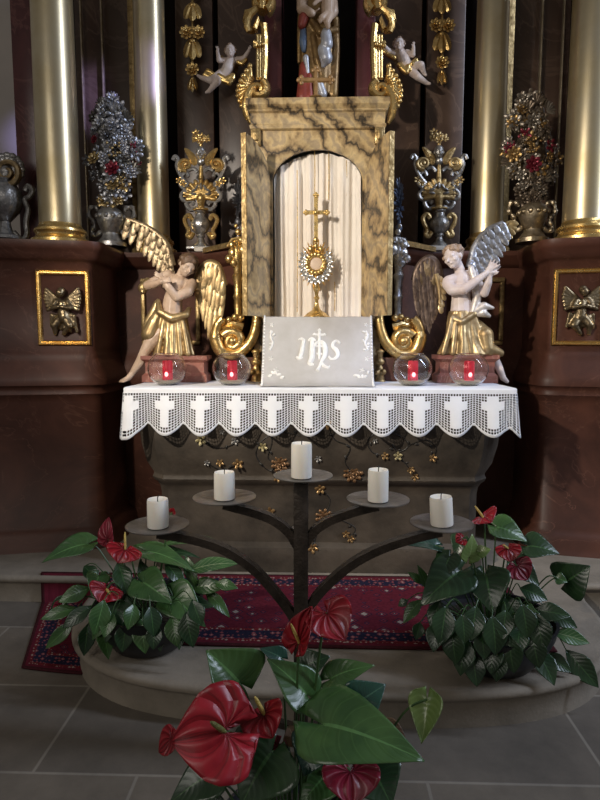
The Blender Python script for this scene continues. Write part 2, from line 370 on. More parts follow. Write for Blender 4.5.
for sg in (-1, 1):
    side = 'left' if sg < 0 else 'right'
    ax = 12*PI/180
    cn = V((-1.335, 3.47, 0))
    pth = [(cn.x-1.25*math.cos(ax), cn.y-.05-1.25*math.sin(ax)), (cn.x-.07, cn.y-.06), (cn.x-.02, cn.y-.049), (cn.x-.004, cn.y-.035), (cn.x, cn.y-.015), (cn.x, 3.92)]
    if sg > 0: pth = mir(pth)
    mb = MB(); tp = mb.plan(pth, pprof)
    mb.add(tp + [V((tp[-1].x, 4.28, ZT)), V((tp[0].x, 4.28, ZT))], [tuple(range(len(tp)+2))])
    ped = mb.build('column_pedestal', REDM, ang=50)
    tag(ped, 'red-brown marble pedestal with gilded frame under the thick %s column' % ('brass-gold column beside the plaster wall, left' if sg < 0 else 'outermost right'), 'pedestal')
    if sg < 0: ped['label'] = 'red-brown marble pedestal with gilded frame below the plaster wall edge and outer column'
    else: ped['label'] = 'red-brown marble pedestal with gilded frame and kneeling cherub at the right photo edge'
    # frame on the die, in the plane of the oblique front
    d = V((math.cos(ax), math.sin(ax)*sg*-1, 0)); 
    if sg < 0: d = V((math.cos(ax), math.sin(ax), 0)); o0 = V((cn.x-.07, cn.y-.06, 0))
    else: d = V((-math.cos(ax), math.sin(ax), 0)); o0 = V((-(cn.x-.07), cn.y-.06, 0))
    nn = V((-d.y, d.x, 0)); nn = nn if nn.y < 0 else -nn
    z0, z1 = ZA(343, PF), ZA(272, PF)
    s0, s1 = -.222, .046
    fr = MB(); wq = .028
    prf = [(-wq/2, .0), (-wq/2, .012), (-wq*.3, .02), (-wq*.1, .012), (wq*.1, .012), (wq*.3, .018), (wq/2, .010), (wq/2, 0)]
    cs = [(s0, z0), (s1, z0), (s1, z1), (s0, z1)]; ms = [(1, 1), (-1, 1), (-1, -1), (1, -1)]
    vs = []
    for (a, z), (ma, mz) in zip(cs, ms):
        for (p, h) in prf: vs.append(o0 + d*(a + ma*p) + V((0, 0, z + mz*p)) + nn*(h-.003))
    k = len(prf); fr.add(vs, [(i*k+q, i*k+q+1, ((i+1) % 4)*k+q+1, ((i+1) % 4)*k+q) for i in range(4) for q in range(k-1)])
    fr.build('gilded_frame', GOLDP, ped)
    rl = MB(); cherub_relief(rl, o0 + d*((s0+s1)/2) + V((0, 0, ZA(307, PF))) + nn*.004, V((1, 0, 0)) if True else d, S(PF)*1.38, 1 if sg < 0 else -1)
    rl.sculpt('cherub_relief', BRONZE, ped, .0045, 2)
# the inner base wall, running forward to the tabernacle
iprof = [(.075, ZT), (.078, ZT-.03), (.06, ZT-.045), (.045, ZT-.075), (.02, ZT-.09), (0, ZT-.1)] + [(0, ZA(351, PF)), (.03, ZA(360, PF)), (.07, ZA(378, PF)), (.05, ZA(390, PF)), (.035, ZA(402, PF)), (.035, .15)]
for sg in (-1, 1):
    pth = [(-1.40, 3.87), (-.715, 3.87), (-.475, 3.60), (-.462, 3.85)]
    if sg > 0: pth = mir(pth)
    mb = MB(); tp = mb.plan(pth, iprof)
    mb.add(tp + [V((tp[-1].x, 4.28, ZT)), V((tp[0].x, 4.28, ZT))], [tuple(range(len(tp)+2))])
    struct(mb.build('wall_base', REDM, ang=50))
    # gilded framed panel on it, half hidden by the angel
    x0, x1 = (P(141, 300, 3.86).x, P(200, 300, 3.86).x) if sg < 0 else (P(452, 300, 3.86).x, P(504, 300, 3.86).x)
    z0, z1 = ZA(345, 3.86), ZA(278, 3.86)
    fr = MB(); wq = .03
    for lo, hi in (((x0, z0), (x1, z0+wq)), ((x0, z1-wq), (x1, z1)), ((x0, z0+wq), (x0+wq, z1-wq)), ((x1-wq, z0+wq), (x1, z1-wq))):
        fr.box((lo[0], 3.845, lo[1]), (hi[0], 3.872, hi[1]), .008)
    struct(fr.build('trim_frame', GOLDD))
    # pale ledge and sloping rail under the ornamental vase
    lg = MB(); a = -.80*1; b = -.615
    xs = sorted([sg*-1*a, sg*-1*b]) if sg > 0 else sorted([a, b])
    lg.box((xs[0], 3.78, ZT+.002), (xs[1], 4.05, ZT+.032), .006)
    tag(lg.build('stone_ledge', mat('pale_ledge_stone', (.55, .50, .44), (.42, .38, .33), .5)), 'pale stone ledge under the %s' % ('silver and gold vase by the praying angel with folded arms' if sg < 0 else 'darker ornamental vase behind the white-faced angel'), 'ledge')
    rail = MB(); pa, pb = V((sg*.73, 3.775, ZT+.006)), V((sg*.46, 3.48, ZT+.006))
    rail.tube([pa, pb], .016, 4, sq=True)
    tag(rail.build('moulding_rail', GOLDD), 'narrow gilded moulding rail sloping toward the %s tabernacle door' % ('grey left' if sg < 0 else 'golden right'), 'moulding')
def column(X, Y, r, z0, z1, m_, label, plinth=True):
    t = thing('gilded_column', label, 'column', (X, Y, z0))
    sh = MB(); pr = []
    for i in range(25):
        u = i/24; rr = r*(1 - .13*max(0, u-.25)**1.3); pr.append((rr, lerp(z0+.12, z1, u)))
    sh.lathe((X, Y, 0), pr, 48); sh.build('shaft', m_, t)
    b = MB(); h = z0
    b.lathe((X, Y, 0), [(r*a_, h+q_*1.45) for a_, q_ in [(1.44, 0), (1.46, .012), (1.46, .03), (1.38, .036), (1.24, .042), (1.17, .05), (1.18, .058), (1.26, .066), (1.24, .076), (1.10, .084), (1.04, .09), (1.0, .10)]], 48)
    b.build('base', GOLDP, t); return t
column(-1.60, 3.64, .124, ZT, 4.4, GOLDB, 'thick pale gold column beside the grey plaster wall')
column(1.60, 3.64, .124, ZT, 4.4, GOLDB, 'thick pale gold column cut by the photo edge, beyond the right flower bouquet')
column(-1.125, 4.03, .105, ZT, 4.4, GOLDB, 'slender gold column between the blue-lit flower bouquet and the kneeling angel with crossed arms')
column(1.125, 4.03, .105, ZT, 4.4, GOLDB, 'slender gold column behind the blue-lit wing of the praying angel')
# ================================================================== altar
AF = 3.02
aprof = [(px_, ZA(py, 2.92)) for px_, py in [(.10, 394), (.102, 428), (.092, 448), (.068, 467), (.036, 478), (.036, 480), (.043, 483), (.036, 486), (.018, 489), (.006, 493), (0, 500), (0, 549), (.03, 553), (.034, 556), (.034, 566)]] + [(.034, .152)]
ah = .85
ap = [(-ah, 3.44), (-ah, AF+.05), (-ah+.05, AF), (ah-.05, AF), (ah, AF+.05), (ah, 3.44)]
al = MB(); al.plan(ap, aprof); altar = al.build('altar_block', STONE, ang=35)
altar['label'] = 'dark grey curved stone altar block with gilded roses under lace cloth'; altar['category'] = 'altar'
al = MB(); al.box((-.955, 2.885, ZA(394, 2.92)-.02), (.955, 3.44, 1.14), .01); al.build('altar_slab', STONE, altar)
ainv = sorted([(z, o) for o, z in aprof])
def on_altar(px, py, out=.004):
    Y = 2.92
    for _ in range(6):
        p = P(px, py, Y); Y = AF - interp(p.z, ainv) - out
    return P(px, py, Y)
FG = mat('gilded_rose', (.42, .27, .12), (.22, .13, .05), .42, .65, 40); FR = mat('rusty_rose', (.30, .17, .08), (.15, .08, .04), .45, .5, 40); FS = mat('grey_flower', (.34, .33, .31), (.2, .19, .18), .4, .6, 40)
FY = mat('pale_yellow_flower', (.50, .43, .24), (.3, .25, .12), .45, .4, 40); VN = mat('dark_vine', (.035, .032, .028), (.02, .018, .015), .5, .3, 40)
s3 = S(2.95)
for px, py, r, m_ in [(353, 473, 10, FR), (280, 464, 9, FR), (324, 517, 9, FR)]:
    g = MB(); c = on_altar(px, py)
    g.flower(c, r*s3*.75, (0, -1, 0), 7, .35, 3); 
    for k in range(9):
        a = 2*PI*k/9; g.ell(c + V((math.cos(a)*r*s3*.85, 0, math.sin(a)*r*s3*.8)), (r*s3*.24, .006, r*s3*.2), Matrix.Rotation(-a, 3, 'Y'), 8, 5)
    g.build('gilded_rose', m_, altar)
for px, py, r, m_ in [(201, 440, 6, FY), (235, 441, 4.5, FS), (220, 463, 4.5, FG), (238, 464, 6, FG), (207, 463, 3.5, FS), (263, 447, 5, FY), (278, 478, 5, FG), (328, 425, 5, FG), (318, 459, 4, FS), (385, 456, 4.5, FG), (398, 456, 5, FY),
                      (433, 458, 4.5, FG), (411, 470, 4.5, FG), (415, 477, 4.5, FG), (320, 489, 6, FG), (346, 534, 4.5, FG), (351, 539, 4.5, FG), (313, 548, 6, FG), (270, 512, 6, FG), (271, 424, 5, FG), (222, 432, 3, FS), (375, 441, 3, FS), (292, 529, 4, FS)]:
    g = MB(); g.flower(on_altar(px, py), r*s3, (0, -1, 0), 5, .4, 1, random.random()*3); g.build('gilded_flower', m_, altar)
for pts in ([(201, 440), (215, 448), (232, 445), (246, 432), (262, 428), (272, 440), (268, 458), (280, 464)], [(280, 464), (268, 470), (256, 455), (263, 440), (280, 432), (300, 436)], [(328, 425), (335, 440), (350, 447), (345, 462), (353, 473)],
            [(385, 456), (372, 452), (368, 440), (380, 432), (400, 436), (408, 446), (398, 452), (392, 444)], [(408, 446), (425, 440), (436, 448), (433, 458)], [(324, 517), (340, 520), (355, 528), (350, 538)], [(313, 548), (318, 530), (324, 517)], [(207, 463), (222, 470), (238, 464)], [(411, 470), (404, 462), (398, 456)], [(320, 489), (330, 500), (324, 517)]):
    g = MB(); q = [on_altar(a.x, a.y, .001) for a in cr([V((x, y, 0)) for x, y in pts], 5)]; g.tube(q, .0032, 5)
    for i in range(3, len(q)-2, 5):
        g.ell(q[i] + V((random.uniform(-.015, .015), -.002, random.uniform(-.015, .015))), (.011, .003, .006), Matrix.Rotation(random.random()*3, 3, 'Y'), 8, 4)
    g.build('vine', VN, altar)
# lace altar cloth
TY, TXH, ZC = 2.862, .977, 1.1475
per = .1795; CELL = per/13
r_ = .025; seg = []
def hem_path(u):
    """u: metres along hem, 0 at front centre; returns xy and outward normal"""
    h = TXH - r_; s_ = 1 if u > 0 else -1; a = abs(u)
    if a <= h: return V((s_*a, TY, 0)), V((0, -1, 0))
    a -= h; arc = r_*PI/2
    if a <= arc:
        th = a/r_; return V((s_*(h + r_*math.sin(th)), TY + r_ - r_*math.cos(th), 0)), V((s_*math.sin(th), -math.cos(th), 0))
    a -= arc; return V((s_*TXH, TY + r_ + a, 0)), V((s_, 0, 0))
U0 = -.043
def droop(u):
    ph = ((u-U0)/per + .5) % 1 - .5
    d = .172 + .064*abs(math.cos(PI*ph))**.9
    e = abs(abs(u)-TXH); d += .035*max(0, 1-e/.07)
    return d
def lace_pt(u, v, top=.024):
    b, n = hem_path(u); L = droop(u); z = ZC - (top if v < 0 else top + v*(L-top)); 
    k = max(0, v)
    wv = .016*k*math.cos(2*PI*(u-U0)/per) + .006*k*math.sin(u*9) + .006 + .020*k
    e = abs(abs(u)-TXH); wv += .004*k*max(0, 1-e/.05)
    return V((b.x, b.y, z)) + n*wv
half = TXH + .36; nu = int(round(2*half/CELL)); nv = 15
lc = MB(); tf = .13
cache = {}
def LP(i, j):
    key = (round(i, 3), round(j, 3))
    if key not in cache: cache[key] = len(lc.v); lc.v.append(lace_pt(-half + i*CELL*(2*half/CELL/nu), j/nv))
    return cache[key]
for i in range(nu):
    u = -half + (i+.5)*2*half/nu
    ci = ((u-U0)/per + .5) % 1 - .5; cx_ = ci*13
    for j in range(nv):
        solid = (abs(cx_) < 1.6 and 1 <= j <= 11) or (abs(cx_) < 3.6 and 3 <= j <= 5) or j >= nv-1
        a, b, c, d = LP(i, j), LP(i+1, j), LP(i+1, j+1), LP(i, j+1)
        if solid: lc.f.append((a, b, c, d)); continue
        e, f, g, h = LP(i+tf, j+tf), LP(i+1-tf, j+tf), LP(i+1-tf, j+1-tf), LP(i+tf, j+1-tf)
        lc.f += [(a, b, f, e), (b, c, g, f), (c, d, h, g), (d, a, e, h)]
tb = MB()
def cloth_top(u, v):
    b, n = hem_path((u-.5)*2*half)
    if v < .5:   # from centre line of the table to the rounded edge
        t = v/.5; y = lerp(3.425, b.y, t); 
        return V((b.x, y if abs(b.x) < TXH-.001 else b.y, ZC + .0015*math.sin(b.x*14)*math.sin(y*20)))
    t = (v-.5)/.5; a = min(1, t*2)*PI/2
    p = V((b.x, b.y, ZC)) + n*(.006*math.sin(a)) + V((0, 0, -.006*(1-math.cos(a)) - max(0, t-.5)*2*.018)); return p
tb.grid(cloth_top, 110, 14, False)
cl = tb.build('altar_cloth', CLOTH); tag(cl, 'white linen altar cloth covering the table top with a deep lace hem', 'altar cloth')
lo = lc.build('lace_border', CLOTH, cl); so = lo.modifiers.new('s', 'SOLIDIFY'); so.thickness = .0012
# ================================================================== tabernacle
def arch_plate(mb, x0, x1, z0, z1, ax, zs, za, Yf, Yb, n=28):
    hole = [(-ax, z0), (-ax, zs)] + [(-ax*math.cos(PI*k/n), zs + (za-zs)*math.sin(PI*k/n)) for k in range(1, n)] + [(ax, zs), (ax, z0)]
    outer = [(x0, z0), (x0, zs)] + [(lerp(x0, x1, (k-1)/(n-2)), z1) for k in range(1, n)] + [(x1, zs), (x1, z0)]
    m_ = len(hole); vs = []
    for Y in (Yf, Yb): vs += [V((x, Y, z)) for x, z in hole] + [V((x, Y, z)) for x, z in outer]
    fs = []
    for i in range(m_-1):
        fs += [(i, i+1, m_+i+1, m_+i), (2*m_+i, 3*m_+i, 3*m_+i+1, 2*m_+i+1), (i, 2*m_+i, 2*m_+i+1, i+1), (m_+i, m_+i+1, 3*m_+i+1, 3*m_+i)]
    mb.add(vs, fs)
TF = 3.42; zsill = ZA(318, TF); zspr = ZA(182, TF); zap = ZA(149, TF); ztop = ZA(126, TF)
ax = 43.5*S(TF); ox = 62*S(TF)
tab = thing('tabernacle', 'marbled tabernacle shrine with arched niche and two open doors above the altar', 'tabernacle', (0, TF, 1.15))
b = MB(); arch_plate(b, -ox, ox, zsill, ztop, ax, zspr, zap, TF, TF+.022); b.box((-ox, TF+.022, zsill), (-ox+.05, TF+.38, ztop)); b.box((ox-.05, TF+.022, zsill), (ox, TF+.38, ztop)); b.box((-ox, TF+.38, zsill), (ox, TF+.42, ztop)); b.box((-ox+.05, TF+.022, ztop-.03), (ox-.05, TF+.38, ztop))
b.build('body', TABM, tab, smooth=True, ang=30)
b = MB(); b.grid(lambda u, v: V((-ax*1.02*math.cos(PI*u), TF+.06+.27*math.sin(PI*u), lerp(zsill, ztop-.03, v))), 24, 4, False); b.build('niche_lining', mat('grey_niche_lining', (.42, .46, .5), (.36, .4, .44), .7), tab)
b = MB(); b.box((-ox-.0, TF-.03, 1.150), (ox+.0, TF+.40, zsill-.03)); b.box((-ax-.05, TF-.115, zsill-.03), (ax+.05, TF-.03, zsill), .006); b.box((-ox-.012, TF-.04, zsill-.03), (ox+.012, TF+.41, zsill), .006); b.box((-ox-.012, TF-.045, 1.150), (ox+.012, TF-.02, 1.20), .006); b.build('base', TABM, tab)
b = MB(); cw = ox; zc0 = ztop
cp = [(-cw, TF+.4), (-cw, TF), (cw, TF), (cw, TF+.4)]
zz = lambda y: ZA(y, TF-.03)
pr = [(-.02, zz(97)), (.036, zz(97.5)), (.038, zz(104)), (.031, zz(106)), (.022, zz(108)), (.026, zz(110)), (.014, zz(111.5)), (.012, zz(122)), (.020, zz(124)), (.016, zz(127)), (0, zz(128.5)), (-.02, zz(128.5))]
tp = b.plan(cp, pr); b.add(tp, [tuple(range(len(tp)))]); b.build('cornice', TABM, tab, ang=30)
for sg in (-1, 1):
    b = MB(); xa, xb = sorted((sg*(ox-.045), sg*(ox+.012))); b.box((xa, TF-.03, ZA(146, TF)), (xb, TF+.02, ZA(129, TF)), .008); b.box((xa+.012, TF-.042, ZA(142, TF)), (xb-.012, TF-.02, ZA(132, TF)), .008); b.build('capital', GOLDD, tab)
    hinge = V((sg*(ax+.012), TF-.004, 0)); dirv = V((sg*.36, -.93, 0)).normalized(); wd = .286
    ol = [(0, zsill+.004), (wd, zsill+.004)] + [(wd - wd*k/14, zspr + (zap-zspr)*math.sqrt(max(0, 1-(k/14)**2))) for k in range(15)]
    nrm = V((-dirv.y, dirv.x, 0))*.028
    d_ = MB(); d_.prism([hinge + dirv*a + V((0, 0, z)) for a, z in ol], nrm if nrm.x*sg > 0 else -nrm)
    door = d_.build('door', TABM, tab, ang=30)
    e_ = MB(); nn = (nrm if nrm.x*sg > 0 else -nrm); p0 = hinge + dirv*(wd+.003); e_.prism([p0 + V((0, 0, zsill+.004)), p0 + V((0, 0, zap)), p0 + dirv*.006 + V((0, 0, zap)), p0 + dirv*.006 + V((0, 0, zsill+.004))], nn); e_.build('edge_trim', GOLDD, door)
# curtain inside the arch
cu = MB(); zc1 = zap-.008
def curt(u, v):
    x = lerp(-ax*.985, ax*.985, u); zt = zspr + (zap-zspr-.006)*math.sqrt(max(0.0, 1-(x/ax)**2))
    fold = .011*math.sin(u*2*PI*7 + 1.3*math.sin(u*11)) + .0045*math.sin(u*2*PI*15+v*1.5+2*math.sin(u*5)); 
    return V((x + .004*math.sin(v*3+u*20), TF+.052+fold*(.7+.5*v)*(1 if v < .9 else .6)+.02*math.sin(u*5), lerp(zsill+.004, zt, v)))
cu.grid(curt, 180, 14, False); cuo = cu.build('curtain', CURT, ang=80); tag(cuo, 'cream pleated curtain hanging inside the arched tabernacle', 'curtain')
for px, y0, y1 in [(298.5, 170, 312), (316, 150, 198), (348, 160, 196), (336, 282, 311), (330, 152, 200)]:
    q = MB(); q.tube([P(px, y0, TF+.032), P(px+.4, (y0+y1)/2, TF+.032), P(px, y1, TF+.032)], .0026, 6); q.build('gold_cord', GOLDP, cuo)

for o_ in (tab, cuo): o_.location.x -= .008
# ================================================================== carved figures
class Fig:
    """places forms from a drawing of the figure: x, y in photograph pixels, d depth in metres from the figure's own plane"""
    def __init__(s, Y): s.Y = Y; s.s = S(Y)*1.02
    def p(s, x, y, d=0): return P(x, y, s.Y+d)
def head(mb, fg, c, r, face, up):
    """skull, face, nose, brow, chin, ears around centre c; r = half head height in metres"""
    face = V(face).normalized(); up = V(up).normalized(); side = face.cross(up).normalized(); up = side.cross(face).normalized()
    R = Matrix((side, face, up)).transposed()
    q = lambda a, b, z: c + side*(a*r) + face*(b*r) + up*(z*r)
    mb.ell(q(0, -.08, .18), (r*.74, r*.86, r*.82), R, 16, 10)
    mb.ell(q(0, .16, -.22), (r*.62, r*.64, r*.74), R, 14, 10)
    mb.ell(q(0, .52, -.74), (r*.26, r*.22, r*.20), R)
    mb.cap(q(0, .76, .06), r*.09, q(0, .98, -.22), r*.14, 8)
    mb.cap(q(-.36, .66, .14), r*.13, q(.36, .66, .14), r*.13, 8)
    mb.cap(q(-.17, .74, -.46), r*.09, q(.17, .74, -.46), r*.09, 8)
    for k in (-1, 1):
        mb.ell(q(k*.42, .50, -.22), (r*.22, r*.2, r*.2), R); mb.ell(q(k*.3, .66, .0), (r*.13, r*.08, r*.07), R)
        mb.ell(q(k*.74, -.02, -.08), (r*.1, r*.17, r*.24), R)
    return q, R
def hair(name, fg, q, R, r, m, parent, curls=26, seed=1):
    rnd = random.Random(seed); hb = MB(); hb.ell(q(0, -.2, .30), (r*.80, r*.84, r*.82), R, 14, 10)
    for k in range(curls):
        a = rnd.uniform(0, 2*PI); e = rnd.uniform(-.45, 1.1)
        x, y, z = math.cos(a)*math.cos(e)*.82, math.sin(a)*math.cos(e)*.88 - .12, math.sin(e)*.85+.18
        if y > .35 and z < .62: continue
        hb.ell(q(x, y, z), (r*.22, r*.2, r*.2), R, 8, 6)
    return hb.sculpt(name, m, parent, max(.003, r*.07), 2)
def hand(mb, w, dirv, nrm, L, curl=.35, thumb=1, spread=.22):
    """w wrist, dirv pointing along the palm, nrm palm normal, L hand length"""
    d = V(dirv).normalized(); n = V(nrm); n = (n - d*n.dot(d)).normalized(); sd = d.cross(n)
    pw = L*.20
    mb.ell(w + d*L*.24, (pw*1.05, L*.29, L*.10), Matrix((sd, d, n)).transposed(), 10, 8)
    for i, f in enumerate((.82, .95, .9, .72)):
        o = (i-1.5)/1.5; b = w + d*L*.42 + sd*pw*.82*o; a = (d + sd*spread*o).normalized(); fl_ = L*.5*f
        p1 = b + a*fl_*.45; d1 = (a + n*curl).normalized(); p2 = p1 + d1*fl_*.32; d2 = (a + n*curl*2).normalized(); p3 = p2 + d2*fl_*.25
        mb.chain([b, p1, p2, p3], [L*.062, L*.056, L*.050, L*.042])
    tb_ = w + d*L*.14 + sd*pw*.8*thumb; t1 = tb_ + (d*.6 + sd*.7*thumb + n*.25)*L*.22; t2 = t1 + (d*.9 + sd*.15*thumb + n*.3)*L*.18
    mb.chain([tb_, t1, t2], [L*.085, L*.066, L*.048])
def drape(mb, secs, folds=7, amp=.12, n=56, seed=0, twist=.6):
    """skirt of folded cloth through sections (centre, rx, ry, xdir)"""
    rnd = random.Random(seed); ph = [rnd.uniform(0, 6) for _ in range(4)]; vs = []; K = len(secs); steps = 6
    full = []
    cs = cr([a[0] for a in secs], steps); rx = crr([a[1] for a in secs], steps); ry = crr([a[2] for a in secs], steps)
    for i, c in enumerate(cs):
        t = i/(len(cs)-1)
        for k in range(n):
            a = 2*PI*k/n
            f = 1 + amp*(.35+.65*t)*(math.sin(folds*a + ph[0] + twist*t*3) + .5*math.sin((folds*2-3)*a + ph[1] - t*2) + .35*math.sin(3*a+ph[2]+t*4))
            vs.append(c + V((math.cos(a)*rx[i]*f, math.sin(a)*ry[i]*f, 0)))
    m = len(cs); fs = [(i*n+k, i*n+(k+1) % n, (i+1)*n+(k+1) % n, (i+1)*n+k) for i in range(m-1) for k in range(n)] + [tuple(range(n-1, -1, -1)), tuple((m-1)*n+k for k in range(n))]
    mb.add(vs, fs)
def wing(name, m, parent, edge, tips, rows, th=.006, nrm=(0, -1, 0), lead=.018, out=.012):
    mb = MB(); E = cr(edge, 10); T = cr(tips, 10)
    at = lambda A, u: A[min(len(A)-1, int(u*(len(A)-1)))].lerp(A[min(len(A)-1, int(u*(len(A)-1))+1)], u*(len(A)-1) - int(u*(len(A)-1)))
    for r, (f0, f1, n, wd) in enumerate(rows):
        for k in range(n):
            u = (k+.5)/n; a = at(E, u); b = at(T, u); o = V(nrm)*(out*r + .003*(k % 2))
            mb.feather(a.lerp(b, f0) + o, a.lerp(b, f1) + o*.6, wd, th, nrm)
    mb.tube([e + V(nrm)*out*.7 for e in E], [lead*(1-.55*i/len(E)) for i in range(len(E))], 8, fy=.7)
    return mb.build(name, m, parent, ang=50)
def plinth(mb, x0, x1, y0, y1, Y, d, z):
    pr = [(-.004, 0), (-.004, .25), (-.012, .30), (-.02, .36), (-.02, .74), (-.012, .80), (0, .86), (0, 1)]
    za, zb = z, ZA(y0, Y); xa, xb = P(x0, y1, Y).x, P(x1, y1, Y).x
    tp = mb.plan([(xa, Y), (xb, Y), (xb, Y+d), (xa, Y+d)], [(o, lerp(zb, za, 1-t)) if False else (o, lerp(za, zb, t)) for o, t in pr], closed=True)
    k = len(pr); base = len(mb.v) - 4*k
    mb.add([mb.v[base + i*k + k-1] for i in range(4)], [(0, 1, 2, 3)])
ZTAB = 1.1495
GOLDR = mat('gilded_robe', (.58, .43, .22), (.28, .18, .08), .43, .8, 14, .2, 40, rvar=.1)
# ---- left angel: arms crossed, head bowed, one leg stepping down to the table
g = Fig(3.30); s = g.s
pl = MB(); plinth(pl, 141, 207, 356, 381, 3.22, .17, ZTAB); tag(pl.build('statue_plinth', REDL, ang=30), 'low reddish marble plinth under the angel with crossed arms', 'plinth')
t = thing('angel_statue', 'kneeling carved angel with bowed brown-haired head, crossed bare arms and gilded skirt', 'statue', g.p(172, 355))
b = MB()
hd = g.p(187.5, 266, -.03); q, R = head(b, g, hd, 10.4*s, (.45, -.80, -.42), (.42, .1, .9))
b.chain([g.p(183, 271, -.01), g.p(180, 277, 0), g.p(178, 284, 0)], [4.6*s, 4.6*s, 6*s])
b.chain([g.p(169, 278, .01), g.p(190, 286, 0)], [6.2*s, 6.0*s])
b.cap(g.p(178, 284, .0), 9.5*s, g.p(173, 300, 0), 9.0*s); b.ell(g.p(171, 289, -.02), (6.5*s, 5*s, 5.5*s)); b.ell(g.p(181, 293, -.02), (6.5*s, 5*s, 5.5*s))
b.cap(g.p(173, 300, 0), 9.2*s, g.p(172, 317, 0), 11*s); b.cap(g.p(168, 283, .03), 8*s, g.p(183, 288, .03), 8*s)
b.chain([g.p(191.5, 284, 0), g.p(188, 292, -.05), g.p(176, 297.5, -.085), g.p(169, 288, -.10), g.p(162.5, 278.5, -.10)], [5.6*s, 5.2*s, 4.3*s, 3.9*s, 2.5*s])
hand(b, g.p(162.5, 278.5, -.10), g.p(154, 273, -.11)-g.p(162.5, 278.5, -.10), (.3, .9, -.4), 11*s, .4, -1)
b.chain([g.p(168, 275, 0), g.p(156, 281, -.02), g.p(146.5, 286, -.05), g.p(154, 284.5, -.085), g.p(161.5, 281.5, -.115)], [5.4*s, 5*s, 4.4*s, 3.9*s, 2.5*s])
hand(b, g.p(161.5, 281.5, -.115), g.p(170, 279, -.12)-g.p(161.5, 281.5, -.115), (-.2, .9, -.4), 11*s, .4, 1)
b.chain([g.p(164, 330, -.01), g.p(152, 341, -.03), g.p(146.5, 350, -.04), g.p(142, 359, -.04), g.p(132.5, 373, -.04)], [9*s, 7.6*s, 6.0*s, 5.2*s, 3.0*s])
b.chain([g.p(132.5, 373, -.04), g.p(128, 378.4, -.055), g.p(121.5, 381, -.075)], [3.0*s, 2.9*s, 1.8*s])
for k in range(5): b.cap(g.p(124+k*.6, 380.6, -.06-.006*k), 1.3*s, g.p(119.5+k*1.0, 382, -.075-.006*k), .9*s, 8)
b.sculpt('body', SKIN, t, .0042, 3)
hair('hair', g, q, R, 11.6*s, HAIR, t, 44, 3)
d = MB()
drape(d, [(g.p(173, 314, .0), 12*s, 11*s), (g.p(173, 322, 0), 14.5*s, 13*s), (g.p(174, 338, .005), 17*s, 15*s), (g.p(174, 355.5, .005), 20*s, 17*s)], 8, .10, seed=4)
d.chain([g.p(158, 301, -.03), g.p(160, 312, -.065), g.p(172, 318.5, -.075), g.p(186, 315, -.06), g.p(189, 309, -.02)], [2.5*s, 3.4*s, 4.2*s, 3.6*s, 2.5*s])
d.chain([g.p(160, 312, -.03), g.p(155, 322, -.035), g.p(150, 334, -.04), g.p(149, 344, -.03)], [5*s, 7*s, 7.6*s, 4*s])
d.chain([g.p(158, 303, .03), g.p(150, 322, .03), g.p(146, 335, .03)], [4*s, 6*s, 5*s])
for k in range(5): d.chain([g.p(164+k*4.5, 319, -.06), g.p(161+k*6, 336, -.075), g.p(158+k*7.5, 354, -.08)], [2*s, 2.3*s, 2.6*s])
d.sculpt('robe', GOLDR, t, .0045, 2)
d = MB(); d.chain([g.p(148, 282, -.03), g.p(143, 288, -.05), g.p(143, 291.5, -.06)], [4.4*s, 4.9*s, 3*s]); d.sculpt('sleeve_cuff', GOLDD, t, .004, 2)
wing('wing', GOLDR, t, [g.p(197, 288, .05), g.p(202, 272, .05), g.p(210, 264, .05), g.p(219, 268, .05), g.p(225, 286, .05)], [g.p(198, 298, .04), g.p(201, 312, .04), g.p(204, 325, .04), g.p(210, 340, .04), g.p(222, 318, .04)],
     [(.02, 1, 8, 3.4*s), (.0, .62, 9, 3.2*s), (0, .34, 8, 3*s)], lead=6.0*s)
wing('wing', mat('dull_gilt_feathers', (.40, .31, .19), (.17, .12, .07), .42, .75, 25, .3, 60), t, [g.p(172, 266, .06), g.p(166, 244, .06), g.p(150, 229, .06), g.p(127, 219, .06)], [g.p(172, 280, .05), g.p(158, 272, .05), g.p(143, 256, .05), g.p(121, 238, .05)],
     [(.02, 1, 10, 3.3*s), (0, .62, 10, 3*s), (0, .36, 8, 2.8*s)], lead=4.5*s)
d = MB(); d.ell(g.p(211, 273, .043), (11*s, 4*s, 11.5*s)); d.ell(g.p(218, 281, .043), (8*s, 3.4*s, 12*s)); d.ell(g.p(203, 283, .043), (7*s, 3.2*s, 9*s)); d.sculpt('wing_shoulder', GOLDR, t, .005, 2)
# ---- right angel: white face looking left, hands joined toward the right
pl = MB(); plinth(pl, 437, 499, 355, 381, 3.22, .17, ZTAB); tag(pl.build('statue_plinth', REDL, ang=30), 'low reddish marble plinth under the praying angel with raised hands', 'plinth')
t = thing('angel_statue', 'kneeling carved angel with pale face, raised praying hands and blue-lit wing', 'statue', g.p(468, 354))
b = MB(); hd = g.p(453.5, 257, -.02); q, R = head(b, g, hd, 11*s, (-.72, -.66, -.22), (-.22, .05, .95))
b.chain([g.p(457, 264, 0), g.p(460, 271, 0), g.p(461, 279, 0)], [5*s, 5*s, 6.5*s])
b.chain([g.p(449, 282, -.02), g.p(472, 275, .02)], [6.4*s, 6*s])
b.cap(g.p(461, 281, 0), 9.8*s, g.p(461, 298, 0), 9*s); b.cap(g.p(461, 298, 0), 9*s, g.p(462, 314, 0), 11.5*s)
b.ell(g.p(455, 289, -.03), (6.5*s, 5*s, 5*s)); b.ell(g.p(467, 286, -.02), (6.5*s, 5*s, 5*s)); b.cap(g.p(453, 284, .03), 7*s, g.p(470, 279, .03), 7*s)
b.chain([g.p(447.5, 284, -.03), g.p(452, 290, -.06), g.p(464, 289.5, -.10), g.p(476, 281, -.11), g.p(486.5, 273, -.11)], [5.4*s, 5.2*s, 4.6*s, 4*s, 2.6*s])
